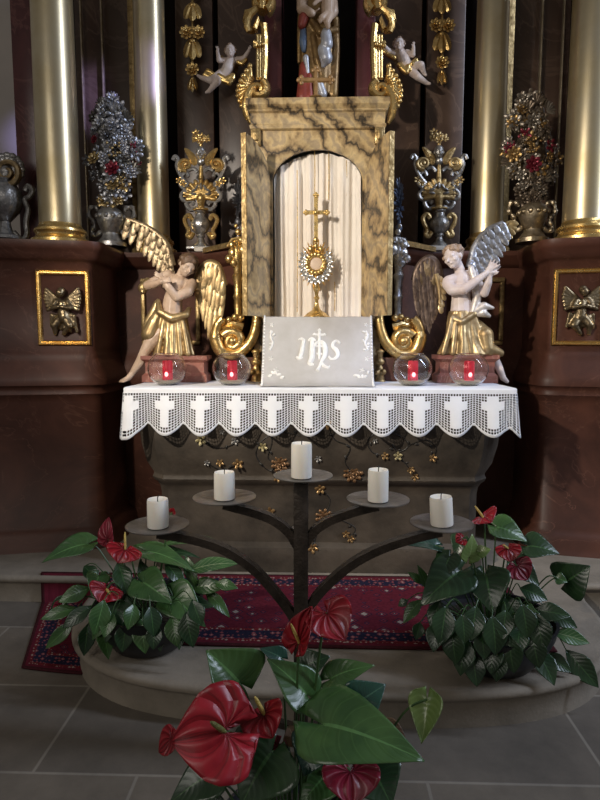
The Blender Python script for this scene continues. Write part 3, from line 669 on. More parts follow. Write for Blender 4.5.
hand(b, g.p(486.5, 273, -.11), g.p(497, 260, -.12)-g.p(486.5, 273, -.11), (.2, .95, .1), 16*s, .12, -1, .35)
b.chain([g.p(473, 276, 0), g.p(480, 287, -.03), g.p(484.5, 293, -.06), g.p(488, 283, -.09), g.p(489.5, 275, -.10)], [5*s, 4.6*s, 4.2*s, 3.8*s, 2.6*s])
hand(b, g.p(489.5, 275, -.095), g.p(498.5, 262, -.10)-g.p(489.5, 275, -.095), (-.2, -.95, .1), 15*s, .10, 1, .3)
b.chain([g.p(484, 345, .03), g.p(493, 357, .01), g.p(499, 368, .0), g.p(503, 378, -.02), g.p(507, 381.5, -.03)], [6*s, 5*s, 4*s, 3*s, 2*s])
b.sculpt('body', SKINW, t, .0042, 3)
hair('hair', g, q, R, 11*s, mat('pale_hair', (.46, .33, .24), (.30, .19, .12), .45, .1, 40, .4, 80), t, 34, 8)
d = MB(); drape(d, [(g.p(462, 311, 0), 12*s, 11*s), (g.p(463, 320, 0), 14.5*s, 13*s), (g.p(465, 337, 0), 18*s, 15*s), (g.p(467, 354.5, .0), 27*s, 18*s)], 8, .11, seed=9)
for k in range(6): d.chain([g.p(452+k*4.6, 317, -.055), g.p(448+k*6.5, 335, -.07), g.p(443+k*9.5, 353, -.08)], [2*s, 2.6*s, 2.6*s])
d.chain([g.p(452, 318, -.05), g.p(462, 322, -.07), g.p(474, 314, -.06)], [2.6*s, 3.2*s, 3*s])
d.chain([g.p(478, 325, -.02), g.p(485, 335, -.06), g.p(487, 348, -.07), g.p(500, 353, -.04)], [5*s, 8*s, 7*s, 4*s])
d.sculpt('robe', GOLDR, t, .0045, 2)
d = MB(); d.chain([g.p(471, 268, -.03), g.p(475, 282, -.045), g.p(477, 298, -.04), g.p(473, 312, -.05)], [3*s, 4*s, 4.2*s, 3.6*s])
d.chain([g.p(474, 312, -.05), g.p(484, 306, -.06), g.p(493, 308, -.05)], [3.6*s, 4*s, 1.6*s]); d.chain([g.p(474, 314, -.045), g.p(483, 313, -.06), g.p(489, 316, -.05)], [3*s, 4*s, 2*s])
d.sculpt('mantle', mat('silvered_mantle', (.70, .64, .58), (.5, .42, .34), .4, .35, 20, .2, 60), t, .0045, 2)
wing('wing', mat('silvered_feathers', (.56, .58, .64), (.30, .28, .27), .32, .8, 25, .3, 60), t, [g.p(470, 268, .04), g.p(475, 248, .05), g.p(486, 232, .05), g.p(503, 223, .05)], [g.p(478, 281, .03), g.p(495, 271, .03), g.p(505, 256, .03), g.p(511, 239, .03)],
     [(.02, .95, 9, 3.5*s), (0, .6, 9, 3.2*s), (0, .34, 8, 3*s)], lead=5*s)
wing('wing_tip', GOLDD, t, [g.p(494, 234, .07), g.p(502, 227, .07), g.p(508, 222, .07)], [g.p(504, 246, .06), g.p(514, 237, .06), g.p(519, 223, .06)], [(0, 1, 6, 3*s)], lead=3*s)
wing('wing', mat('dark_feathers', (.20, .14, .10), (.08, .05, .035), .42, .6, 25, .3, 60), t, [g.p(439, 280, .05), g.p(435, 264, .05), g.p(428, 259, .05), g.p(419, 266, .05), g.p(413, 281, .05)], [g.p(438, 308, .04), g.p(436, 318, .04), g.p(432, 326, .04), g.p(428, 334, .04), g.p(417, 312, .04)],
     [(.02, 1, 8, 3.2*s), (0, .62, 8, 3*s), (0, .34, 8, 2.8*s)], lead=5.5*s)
d = MB(); d.ell(g.p(428, 269, .043), (10*s, 4*s, 10.5*s)); d.ell(g.p(421, 277, .043), (7*s, 3.4*s, 11*s)); d.ell(g.p(434, 278, .043), (6*s, 3.2*s, 9*s)); d.sculpt('wing_shoulder', mat('brown_gilt', (.40, .29, .16), (.18, .12, .06), .42, .7, 25, .3, 60), t, .005, 2)
wing('small_feathers', GOLDR, t, [g.p(436, 274, .0), g.p(439, 290, .0), g.p(440, 306, .0)], [g.p(444, 280, -.01), g.p(446, 297, -.01), g.p(441, 316, -.01)], [(0, 1, 6, 2.6*s)], lead=2.5*s)
# ---- two flying putti
def putto(label, J, Y, Lw, head_face, cloth):
    g = Fig(Y); s = g.s
    t = thing('cherub_statue', label, 'cherub statue', g.p(*J['hip']))
    b = MB(); r = 6.2*s; q, R = head(b, g, g.p(*J['head'], -.03), r, head_face, (.05*Lw, 0, 1))
    b.chain([g.p(*J['head'], -.0), g.p(*J['chest'], 0)], [2.8*s, 3.6*s])
    b.chain([g.p(*J['chest'], 0), g.p(*J['belly'], -.012), g.p(*J['hip'], 0)], [5.0*s, 5.4*s, 5.0*s])
    for arm in ('arm1', 'arm2'):
        a = J[arm]; pts = [g.p(*a[0], 0), g.p(*a[1], -.03), g.p(*a[2], -.05)]
        b.chain(pts, [2.8*s, 2.3*s, 1.6*s]); hand(b, pts[2], pts[2]-pts[1] + V((0, 0, .02)), (0, -1, 0), 5.6*s, .2, 1 if arm == 'arm1' else -1, .35)
    for leg in ('leg1', 'leg2'):
        a = J[leg]; pts = [g.p(*a[0], 0), g.p(*a[1], -.05), g.p(*a[2], -.02)]
        b.chain(pts, [4.4*s, 3.3*s, 2.0*s]); fd = (pts[2]-pts[1]).normalized(); b.cap(pts[2], 1.9*s, pts[2] + fd*3.2*s + V((0, -2.4*s, 0)), 1.3*s)
    b.sculpt('body', SKINW, t, .0036, 2)
    hair('hair', g, q, R, r, mat('cherub_hair', (.42, .30, .22), (.28, .18, .12), .5, 0, 40), t, 20, 5)
    c = MB()
    for ch in cloth: c.chain([g.p(x, y, -.035) for x, y in ch], [random.uniform(1.8, 2.8)*s for _ in ch])
    c.sculpt('loincloth', GOLDP, t, .0036, 2)
    wb = MB()
    for k in (-1, 1):
        for i in range(6):
            a = g.p(J['chest'][0]+k*2, J['chest'][1]+1, .045); e = g.p(J['chest'][0]+k*(13-i*1.4), J['chest'][1]-6+i*3.6, .07); wb.feather(a, e, 1.5*s, .005, (0, -1, 0))
    wb.build('wings', GOLDD, t); pb = MB(); pb.tube([g.p(J['chest'][0], J['chest'][1]+3, .02), g.p(J['chest'][0], J['chest'][1]+3, 4.305-Y)], .008, 8); pb.build('support_rod', IRON, t)
putto('small flying cherub with raised arms left of the statue niche, beside the left garland', dict(head=(230.5, 51.5), chest=(231, 61), belly=(228, 68), hip=(224, 75), arm1=[(226.5, 60.5), (219, 60.5), (217.5, 51)], arm2=[(236, 60), (244, 58.5), (249, 50.5)],
      leg1=[(221, 74), (217, 82), (209, 91)], leg2=[(220, 75), (211, 80.5), (201, 77.5)]), 4.12, -1, (-.05, -1, .05), [[(219, 76), (226, 80), (233, 76)], [(222, 80), (229, 83), (233, 78)], [(213, 74), (208, 71), (205, 75), (210, 77)], [(238, 62), (242, 64), (246, 60)]])
putto('small flying cherub pointing left, right of the statue niche beside the right garland', dict(head=(399, 45), chest=(401, 54), belly=(404, 60), hip=(407, 67), arm1=[(396, 53.5), (388, 50.5), (381, 42.5)], arm2=[(407, 52.5), (413, 55), (413.5, 47)],
      leg1=[(409, 69), (418, 77), (426.5, 83)], leg2=[(411, 66), (421, 65), (424, 73)]), 4.12, 1, (-.1, -1, .05), [[(399, 65), (404, 69), (410, 70)], [(401, 68), (406, 72), (408, 67)], [(412, 64), (416, 60), (417, 65)], [(382, 50), (388, 55), (394, 58)]])
# ---- Madonna and child in the niche (head above the picture)
g = Fig(3.98); s = g.s
t = thing('madonna_statue', 'painted standing woman and child statue in brown-gold robes inside the dark niche', 'statue', g.p(318, 98))
BRN = mat('brown_gold_robe', (.30, .19, .075), (.15, .085, .035), .4, .5, 12, .2, 40); REDR = mat('red_robe', (.30, .055, .035), (.18, .03, .02), .45, .1, 12); SILR = mat('silver_lining', (.55, .57, .62), (.36, .36, .40), .4, .4, 12, .2, 40); BLU = mat('blue_sleeve', (.10, .15, .24), (.05, .07, .12), .5, 0, 12)
b = MB(); q, R = head(b, g, g.p(317, -33, -.02), 14*s, (.1, -1, -.1), (0, 0, 1)); b.chain([g.p(317, -24, 0), g.p(317, -14, 0)], [6*s, 7*s]); b.cap(g.p(308, -8, 0), 7*s, g.p(327, -8, 0), 7*s)
b.chain([g.p(303, -4, -.02), g.p(302, 9, -.06), g.p(312, 13.5, -.10)], [6*s, 5*s, 3.4*s]); hand(b, g.p(312, 13.5, -.10), g.p(323, 8, -.12)-g.p(312, 13.5, -.10), (0, -.2, 1), 10*s, .3, -1)
b.chain([g.p(331, -3, -.02), g.p(333, 12, -.06), g.p(326, 19, -.10)], [6*s, 5*s, 3.4*s]); hand(b, g.p(326, 19, -.10), g.p(319, 20, -.12)-g.p(326, 19, -.10), (0, -.2, 1), 10*s, .3, 1)
b.sculpt('body', SKIN, t, .0045, 2); hair('hair', g, q, R, 14*s, HAIR, t, 30, 2)
d = MB(); drape(d, [(g.p(318, -12, .02), 15*s, 10*s), (g.p(318, 10, .02), 17*s, 12*s), (g.p(318, 34, .02), 18*s, 13*s), (g.p(319, 66, .02), 18*s, 13*s), (g.p(318, 98, .02), 18*s, 14*s)], 6, .07, seed=3)
d.chain([g.p(303, 0, -.02), g.p(300, 30, -.03), g.p(299, 62, -.02)], [4*s, 3*s, 1.8*s]); d.chain([g.p(335, 20, -.04), g.p(336, 50, -.03), g.p(333, 95, -.02)], [4*s, 4*s, 5*s])
d.chain([g.p(312, 20, -.07), g.p(320, 32, -.09), g.p(336, 30, -.06)], [2.6*s, 3.2*s, 3*s]); d.chain([g.p(313, 36, -.06), g.p(317, 60, -.07), g.p(322, 75, -.07)], [2.6*s, 3*s, 2*s])
d.sculpt('cloak', BRN, t, .006, 2)
d = MB(); d.chain([g.p(326, 34, -.09), g.p(327, 44, -.10)], [5*s, 5.5*s]); d.chain([g.p(324, 50, -.085), g.p(326, 58, -.09), g.p(323, 66, -.08)], [6*s, 6*s, 2*s]); d.chain([g.p(319, 82, -.085), g.p(323, 94, -.08)], [3.5*s, 4*s]); d.chain([g.p(306, 58, -.07), g.p(308, 74, -.07)], [3*s, 1.6*s]); d.sculpt('silver_lining', SILR, t, .0055, 2)
d = MB(); d.chain([g.p(304, 18, -.07), g.p(302, 25, -.07)], [5*s, 4*s]); d.sculpt('red_cuff', REDR, t, .0055, 2)
d = MB(); d.chain([g.p(304, 66, -.05), g.p(303, 98, -.06)], [4*s, 6.5*s]); d.chain([g.p(309, 76, -.065), g.p(309, 98, -.07)], [3*s, 4.5*s]); d.sculpt('red_gown', REDR, t, .0055, 2)
d = MB(); d.chain([g.p(303.5, 30, -.055), g.p(303, 42, -.06), g.p(304, 50, -.055)], [3*s, 3.6*s, 2.5*s]); d.sculpt('blue_sleeve', BLU, t, .0055, 2)
d = MB(); q, R = head(d, g, g.p(327, -18, -.10), 8*s, (-.3, -1, 0), (0, 0, 1)); d.chain([g.p(327, -9, -.10), g.p(328, 3, -.10), g.p(328, 14, -.10)], [5*s, 6.5*s, 6*s]); d.chain([g.p(328, 14, -.11), g.p(322, 18, -.14), g.p(320.5, 21, -.14)], [4*s, 3*s, 2*s]); d.chain([g.p(330, 15, -.11), g.p(327, 22, -.14), g.p(328, 27, -.13)], [4*s, 3*s, 2*s])
d.chain([g.p(324, -5, -.12), g.p(318, 0, -.14), g.p(314, 4, -.14)], [2.6*s, 2.2*s, 1.6*s]); d.sculpt('child', SKIN, t, .0045, 2)
# ---- wooden cross with trefoil arms standing on the tabernacle cornice
Yc = 3.47; s = S(Yc); b = MB()
b.tube([P(316, 97.3, Yc), P(316, 70, Yc)], 2.2*s, 6, fy=.6); b.tube([P(301, 80, Yc), P(331, 80, Yc)], 2.4*s, 6, fy=.6)
for x, y, dx, dy in ((301, 80, -1, 0), (331, 80, 1, 0), (316, 70, 0, -1)):
    for a in (0, 1, -1):
        b.ell(P(x + dx*(2.4 if a == 0 else -.4) + dy*a*2.8, y + dy*(2.4 if a == 0 else -.4) + dx*a*2.8, Yc), (2.3*s, 1.4*s, 2.3*s), None, 10, 6)
b.ell(P(316, 96.9, Yc), (6*s, 5*s, 1.2*s))
tag(b.build('wooden_cross', mat('brown_gilt_wood', (.34, .20, .08), (.2, .11, .04), .45, .3, 20)), 'brown trefoil-armed cross standing on the tabernacle in front of the painted statue', 'cross')
# ================================================================== gilded carving
def pts(Y, *xy): return [P(x, y, Y) for x, y in xy]
def scroll_niche(label, mx):
    """gilded scroll bracket beside the statue niche; mx mirrors the left one"""
    Y = 3.86; s = S(Y); f = (lambda x: x) if mx is None else (lambda x: mx - x)
    p = lambda x, y, d=0: P(f(x), y, Y+d)
    t = thing('gilded_scroll', label, 'scroll ornament', p(258, 97))
    b = MB()   # top volute with its concave fluted leaf
    b.tube([p(x, y) for x, y in spiral(262, 3, 10, 2, -60, 470, 34)], [lerp(5.0, 2.6, i/34)*s for i in range(35)], 10, fy=1.6)
    b.tube([p(262, 12), p(263, 0), p(262, -12), p(258, -24)], [5*s, 6*s, 6*s, 5*s], 10, fy=1.5)
    b.build('upper_volute', GOLD, t)
    b = MB()
    for k in range(5): b.tube([p(x, y, -.02+.012*k) for x, y in [(257-k*.8, 8+k), (251-k, 13), (247.5-k*.4, 20), (247+k*.3, 27), (249+k*1.4, 32)]], [3.2*s, 3.4*s, 3.4*s, 3.2*s, 2.4*s], 8)
    b.build('fluted_leaf', GOLD, t)
    b = MB()
    b.tube([p(255, 30), p(259, 20), p(264, 26), p(265.5, 40), p(265.5, 60), p(264.5, 80), p(262, 86)], [3*s, 3.6*s, 3.8*s, 3.4*s, 3.2*s, 3.2*s, 3.2*s], 8, fy=1.6)
    for k in range(3): b.tube([p(257.5+k*2.7, 36, -.02), p(257.5+k*2.7, 78, -.02)], 1.3*s, 8, fy=1.2)
    b.add(*(lambda q: (q, [(0, 1, 2, 3), (4, 7, 6, 5), (0, 4, 5, 1), (1, 5, 6, 2), (2, 6, 7, 3), (3, 7, 4, 0)]))([p(256, 34, -.01), p(266, 34, -.01), p(266, 80, -.01), p(256, 80, -.01), p(256, 34, .05), p(266, 34, .05), p(266, 80, .05), p(256, 80, .05)]))
    for x in (255, 259, 263): b.ell(p(x, 45-(x-259)*.2, -.035), 2.2*s)
    b.tube([p(254, 42, -.03), p(259, 45, -.035), p(264, 43, -.03)], 2.0*s, 8)
    b.build('fluted_shaft', GOLD, t)
    b = MB()
    b.tube([p(x, y, -.02) for x, y in spiral(258.5, 90, 8.5, 2, 60, -400, 30)], [lerp(4.8, 2.6, i/30)*s for i in range(31)], 10, fy=1.5)
    b.tube([p(x, y, -.03) for x, y in [(252, 88), (248, 96), (246, 106), (247.5, 116), (251, 124)]], [4.2*s, 5*s, 4.8*s, 3.8*s, 1.6*s], 10, fy=1.5)
    b.build('lower_volute', GOLD, t)
    b = MB()
    for i in range(9):
        u = i/8; x = lerp(249, 237, u) if i < 5 else lerp(243, 239, (u-.5)*2)
        x = 250 - 12*math.sin(u*PI*.75); y = 66 + u*40
        b.chain([p(253-4*u, 80+12*u, 0), p((253+x)/2-1, (y+86)/2, -.03), p(x, y, -.025)], [1.8*s, 2.4*s, 1.9*s]); b.ell(p(x, y, -.03), 2.5*s)
    b.chain([p(249, 78, -.01), p(249, 70, -.02), p(249.5, 64, -.02)], [2.5*s, 1.8*s, 1.2*s])
    b.ell(p(246, 90, -.0), (7*s, 2.5*s, 10*s))
    b.build('shell_leaf', GOLD, t)
scroll_niche('gilded scroll bracket left of the statue niche, next to the arms-up cherub', None)
scroll_niche('gilded scroll bracket right of the statue niche, next to the left-pointing cherub', 639)
def big_volute(label, mx, m_, m2):
    Y = 3.40; s = S(Y); f = (lambda x: x) if mx is None else (lambda x: mx - x)
    p = lambda x, y, d=0: P(f(x), y, Y+d)
    t = thing('gilded_volute', label, 'scroll ornament', p(235, 380))
    b = MB(); prof = [(257, 316), (255.5, 328), (251, 341), (242, 351), (232, 355), (222, 352), (216.5, 342), (216, 331), (219, 323), (223, 319)]
    q = cr([V((x, y, 0)) for x, y in prof], 5)
    for d in (-.055, -.02, .015): b.tube([p(a.x, a.y, d) for a in q], [lerp(4.2, 6.4, min(1, i/25))*s*(1 if i < 34 else .75) for i in range(len(q))], 12, fy=1.0)
    b.build('curl', m_, t)
    b = MB(); b.tube([p(x, y, -.05) for x, y in spiral(232.5, 341, 10.5, 2.5, 150, -330, 30)], [lerp(5.2, 3.0, i/30)*s for i in range(31)], 12, fy=1.3); b.ell(p(232.5, 341, -.07), 4.6*s); b.ell(p(233, 341, .0), (13*s, .05, 12*s))
    b.build('eye_scroll', m_, t)
    b = MB()
    for x in (218, 224): b.chain([p(x, 324, -.03), p(x-.5, 320, -.035)], [2.6*s, 2.2*s])
    for x, y in ((229, 320), (235, 317), (241, 318)): b.ell(p(x, y, -.04), 3.4*s)
    b.tube([p(222, 327, -.02), p(232, 324, -.03), p(243, 327, -.02)], 4*s, 8)
    b.build('leaf_crest', m_, t)
    b = MB(); c = p(238, 322, -.01); h = lambda y: ZA(y, Y) - c.z
    b.lathe(c, [(3.2*s, 0), (4.6*s, h(317)), (3.2*s, h(312)), (4*s, h(306)), (3.6*s, h(300)), (5*s, h(297)), (3.5*s, h(293)), (4*s, h(282)), (5.4*s, h(276)), (3.5*s, h(273)), (4.4*s, h(266)), (6*s, h(258)), (6.4*s, h(251)), (4*s, h(246)), (5*s, h(243)), (2*s, h(238))], 16)
    b.build('baluster', m2, t)
    b = MB()
    for i, (x, y, r) in enumerate([(233, 253, 5), (229, 259, 4), (243, 250, 5), (234, 263, 4), (241, 240, 3), (232, 245, 3.5), (238, 232, 3), (236, 226, 2)]): b.ell(p(x, y, -.03-.004*(i % 3)), (r*s, r*s*.8, r*s*1.1))
    b.tube([p(228, 247, -.02), p(232, 240, -.02), p(240, 238, -.02)], 2*s, 8); b.build('leaf_capital', m2, t)
    b = MB(); x0, x1 = sorted((p(219, 370).x, p(256, 370).x)); b.box((x0, Y-.05, ZTAB), (x1, Y+.06, ZA(357, Y)), .008); b.build('foot_block', REDM, t)
big_volute('large gilded scroll volute behind the second glass bowl, left of the tabernacle', None, GOLD, GOLD)
big_volute('large gilded scroll volute beside the golden right tabernacle door', 636, GOLD, SILV)
# little gilded foot ornaments at the tabernacle base
for mx, lb in ((None, 'small gilded foot ornament at the left corner of the tabernacle base'), (636, 'small dark foot ornament at the right corner of the tabernacle base')):
    f = (lambda x: x) if mx is None else (lambda x: mx - x)
    Y = 3.345; s = S(Y); p = lambda x, y, d=0: P(f(x), y, Y+d); b = MB()
    b.cap(p(256, 379), 4.5*s, p(256, 368), 3*s); b.ell(p(256, 362), (5*s, 4*s, 3.5*s)); b.ell(p(252.5, 372, -.02), 3*s); b.ell(p(259, 373, -.02), 2.6*s); b.cap(p(256, 360), 2.4*s, p(256, 352), 3.6*s); b.ell(p(256, 351.5), (5*s, 4*s, 2*s)); b.ell(p(256, 381.2), (6*s, 5*s, 1.6*s))
    tag(b.sculpt('foot_ornament', GOLD if mx is None else GOLDD, None, .004, 2), lb, 'ornament')
def mid_vase(label, cx, yb, silver, gold, dark):
    """silver vase crowned by gilded openwork: scrolls, rosettes, shell, cherub head and a flower on top"""
    Y = 3.92; s = S(Y); p = lambda x, y, d=0: P(cx+x*1.04, yb+y*.93, Y+d); c = P(cx, yb, Y); h = lambda y: P(cx, yb+y*.93, Y).z - c.z; TK = 1.4*s
    t = thing('ornamental_vase', label, 'vase', c)
    b = MB(); b.box((c.x-13*s, Y-.06, c.z), (c.x+13*s, Y+.06, c.z+3*s), .006)
    b.lathe(c, [(9*s, h(-3)), (8*s, h(-5)), (4*s, h(-9)), (3*s, h(-13)), (4.5*s, h(-15)), (3.6*s, h(-17)), (6.5*s, h(-20)), (9*s, h(-25)), (9.4*s, h(-29)), (7.5*s, h(-33)), (5*s, h(-36)), (4.6*s, h(-39)), (6*s, h(-41)), (5.6*s, h(-42))], 24, fn=lambda a, z: 1 + (.05*math.cos(10*a) if h(-18) < z < h(-33) else 0))
    b.build('vase_body', silver, t)
    for k in (-1, 1):
        b = MB(); b.tube([p(k*x, y) for x, y in cr_xy([(7, -19), (10, -14), (13, -16), (11.5, -21), (14.5, -28), (15.5, -34), (12, -38), (9, -35), (11, -33)])], 1.6*TK, 8); b.ell(p(k*11, -15), 2.3*s); b.build('handle', gold, t)
        b = MB()
        b.tube([p(k*x, y) for x, y in cr_xy([(4, -46), (10, -44), (14, -50), (11, -55), (7, -52), (9, -49)])], 1.5*TK, 8)
        b.tube([p(k*x, y, -.005) for x, y in cr_xy([(9, -53), (17, -54), (19, -60), (15, -64), (12, -60)])], 1.4*TK, 8)
        b.tube([p(k*x, y) for x, y in cr_xy([(10, -62), (18, -68), (20, -74), (15, -72), (14, -68)])], 1.4*TK, 8)
        b.tube([p(k*x, y) for x, y in cr_xy([(12, -70), (18, -78), (23, -90), (22, -98), (25, -101), (27, -97)])], [1.5*TK]*31, 8)
        b.tube([p(k*x, y) for x, y in cr_xy([(19, -80), (14, -84), (12, -79)])], 1.3*TK, 8)
        b.tube([p(k*x, y) for x, y in cr_xy([(3, -84), (7, -88), (12, -86)])], 1.3*TK, 8)
        b.build('openwork_scroll', silver if dark else (silver if True else gold), t)
        b = MB(); b.tube([p(k*x, y, -.012) for x, y in spiral(15*1, -92.5, 6.6, 1.2, -100, 560, 34)], [lerp(1.9, 1.1, i/34)*s for i in range(35)], 8); b.ell(p(k*15, -92.5, -.01), 2*s); b.build('rosette_scroll', gold, t)
        b = MB()
        for i in range(5): b.feather(p(k*4, -97+i, -.01), p(k*(16-i*1.6), -110+i*3.6, -.01), 2.6*s, .008, (0, -1, 0))
        b.build('cherub_wing', gold, t)
        b = MB()
        for x, y in ((17, -72), (21, -75), (14, -60)): b.flower(p(k*x, y, -.01), 3.6*s, (0, -1, 0), 5)
        b.build('leaf_spray', gold, t)
    b = MB(); q, R = head(b, None, p(0, -105, -.02), 6.2*s, (0, -1, -.1), (0, 0, 1)); b.cap(p(0, -100, 0), 3*s, p(0, -95, 0), 4*s); b.sculpt('cherub_head', silver, t, .0035, 2)
    b = MB()
    for i in range(11):
        a = math.radians(-20 + 220*i/10); e = p(14*math.cos(a), -60 - 15*math.sin(a), -.012); b.cap(p(2*math.cos(a), -58-2*math.sin(a), -.025), 1.7*s, e, 2.3*s, 8)
    b.cap(p(0, -46, -.01), 3*s, p(0, -56, -.02), 4.4*s); b.cap(p(0, -76), 2.6*s, p(0, -90), 1.8*s); b.ell(p(0, -44), (9*s, 6*s, 2*s)); b.cap(p(0, -36), 2.5*s, p(0, -62, .02), 2.5*s)
    b.sculpt('shell', gold, t, .0035, 1)
    b = MB()
    for i in range(7):
        a = math.radians(-10 + 200*i/6); b.ell(p(-7*math.cos(a), -62-7*math.sin(a), -.032), (1.4*s, .012, 3.4*s), Matrix.Rotation(-(a-PI/2), 3, 'Y'), 8, 6)
    b.build('shell_heart', silver, t)
    b = MB()
    for k in range(7): b.flower(p((k % 3-1)*5.2, -119 + (k//3)*-3.6 + (k % 2)*2, -.012+.006*(k//3)), 4.2*s, (0.3*(k % 3-1), -1, .4), 5, .5)
    b.chain([p(0, -110), p(0, -120)], [1.6*s, 2*s]); b.build('crown_flower', gold, t)
def cr_xy(a, n=6): return [(v.x, v.y) for v in cr([V((x, y, 0)) for x, y in a], n)]
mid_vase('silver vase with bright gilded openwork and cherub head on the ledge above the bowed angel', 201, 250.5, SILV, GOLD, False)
mid_vase('silver vase coloured darker for shade, with openwork and cherub head behind the praying angel', 439, 249.5, SILVD, GOLDD, True)  # deeper silver and gilding stand in for the shade on this vase
# hanging garlands
def garland(label, cx, y0, m_):
    Y = 4.235; s = S(Y); p = lambda x, y, d=0: P(cx+x, y0+y, Y+d)
    t = thing('gilded_garland', label, 'garland', p(0, -90, .04))
    b = MB(); b.tube([p(0, -90, .0), p(0, 88, .02)], 1.2*s, 6); b.build('cord', m_, t)
    def bell(y, w_, L):
        b = MB()
        for k in range(5):
            a = (k-2)/2; b.feather(p(a*w_*.25, y, -.01), p(a*w_, y+L*(1-.14*abs(a)), -.03+.012*abs(a)), w_*.36, .010, (0, -1, 0))
        b.build('bell_leaf', m_, t)
    def fl_(x, y, r):
        b = MB(); b.flower(p(x, y, -.02), r*s, (0, -1, .05), 8, .45, 2); b.build('flower', m_, t)
    for y in (-88, -44): bell(y+4, 9*s*1.0, 0) if False else None
    s2 = s
    def B(y, w_, L):
        b = MB()
        for k in range(3):
            a = (k-1); b.feather(p(a*w_*.2, y, -.01), p(a*w_*.8, y+L*(1-.12*abs(a)), -.035+.012*abs(a)), w_*.46*s, .014, (0, -1, 0))
        b.ell(p(0, y+1, -.015), (w_*.35*s, .015, 2.5*s)); b.build('bell_leaf', m_, t)
    fl_(-6, -42, 7); fl_(6, -42, 7); fl_(0, -8, 6); B(-34, 9, 22); B(4, 9, 17); fl_(-6, 33, 7); fl_(6, 33, 7); B(40, 9, 20); fl_(0, 70, 7); B(78, 5, 14)
garland('gilded hanging garland of flowers and bell leaves beside the left slender column', 192.5, 0, GOLD)
garland('gilded hanging garland of flowers and bell leaves beside the right slender column', 442, -7, GOLD)
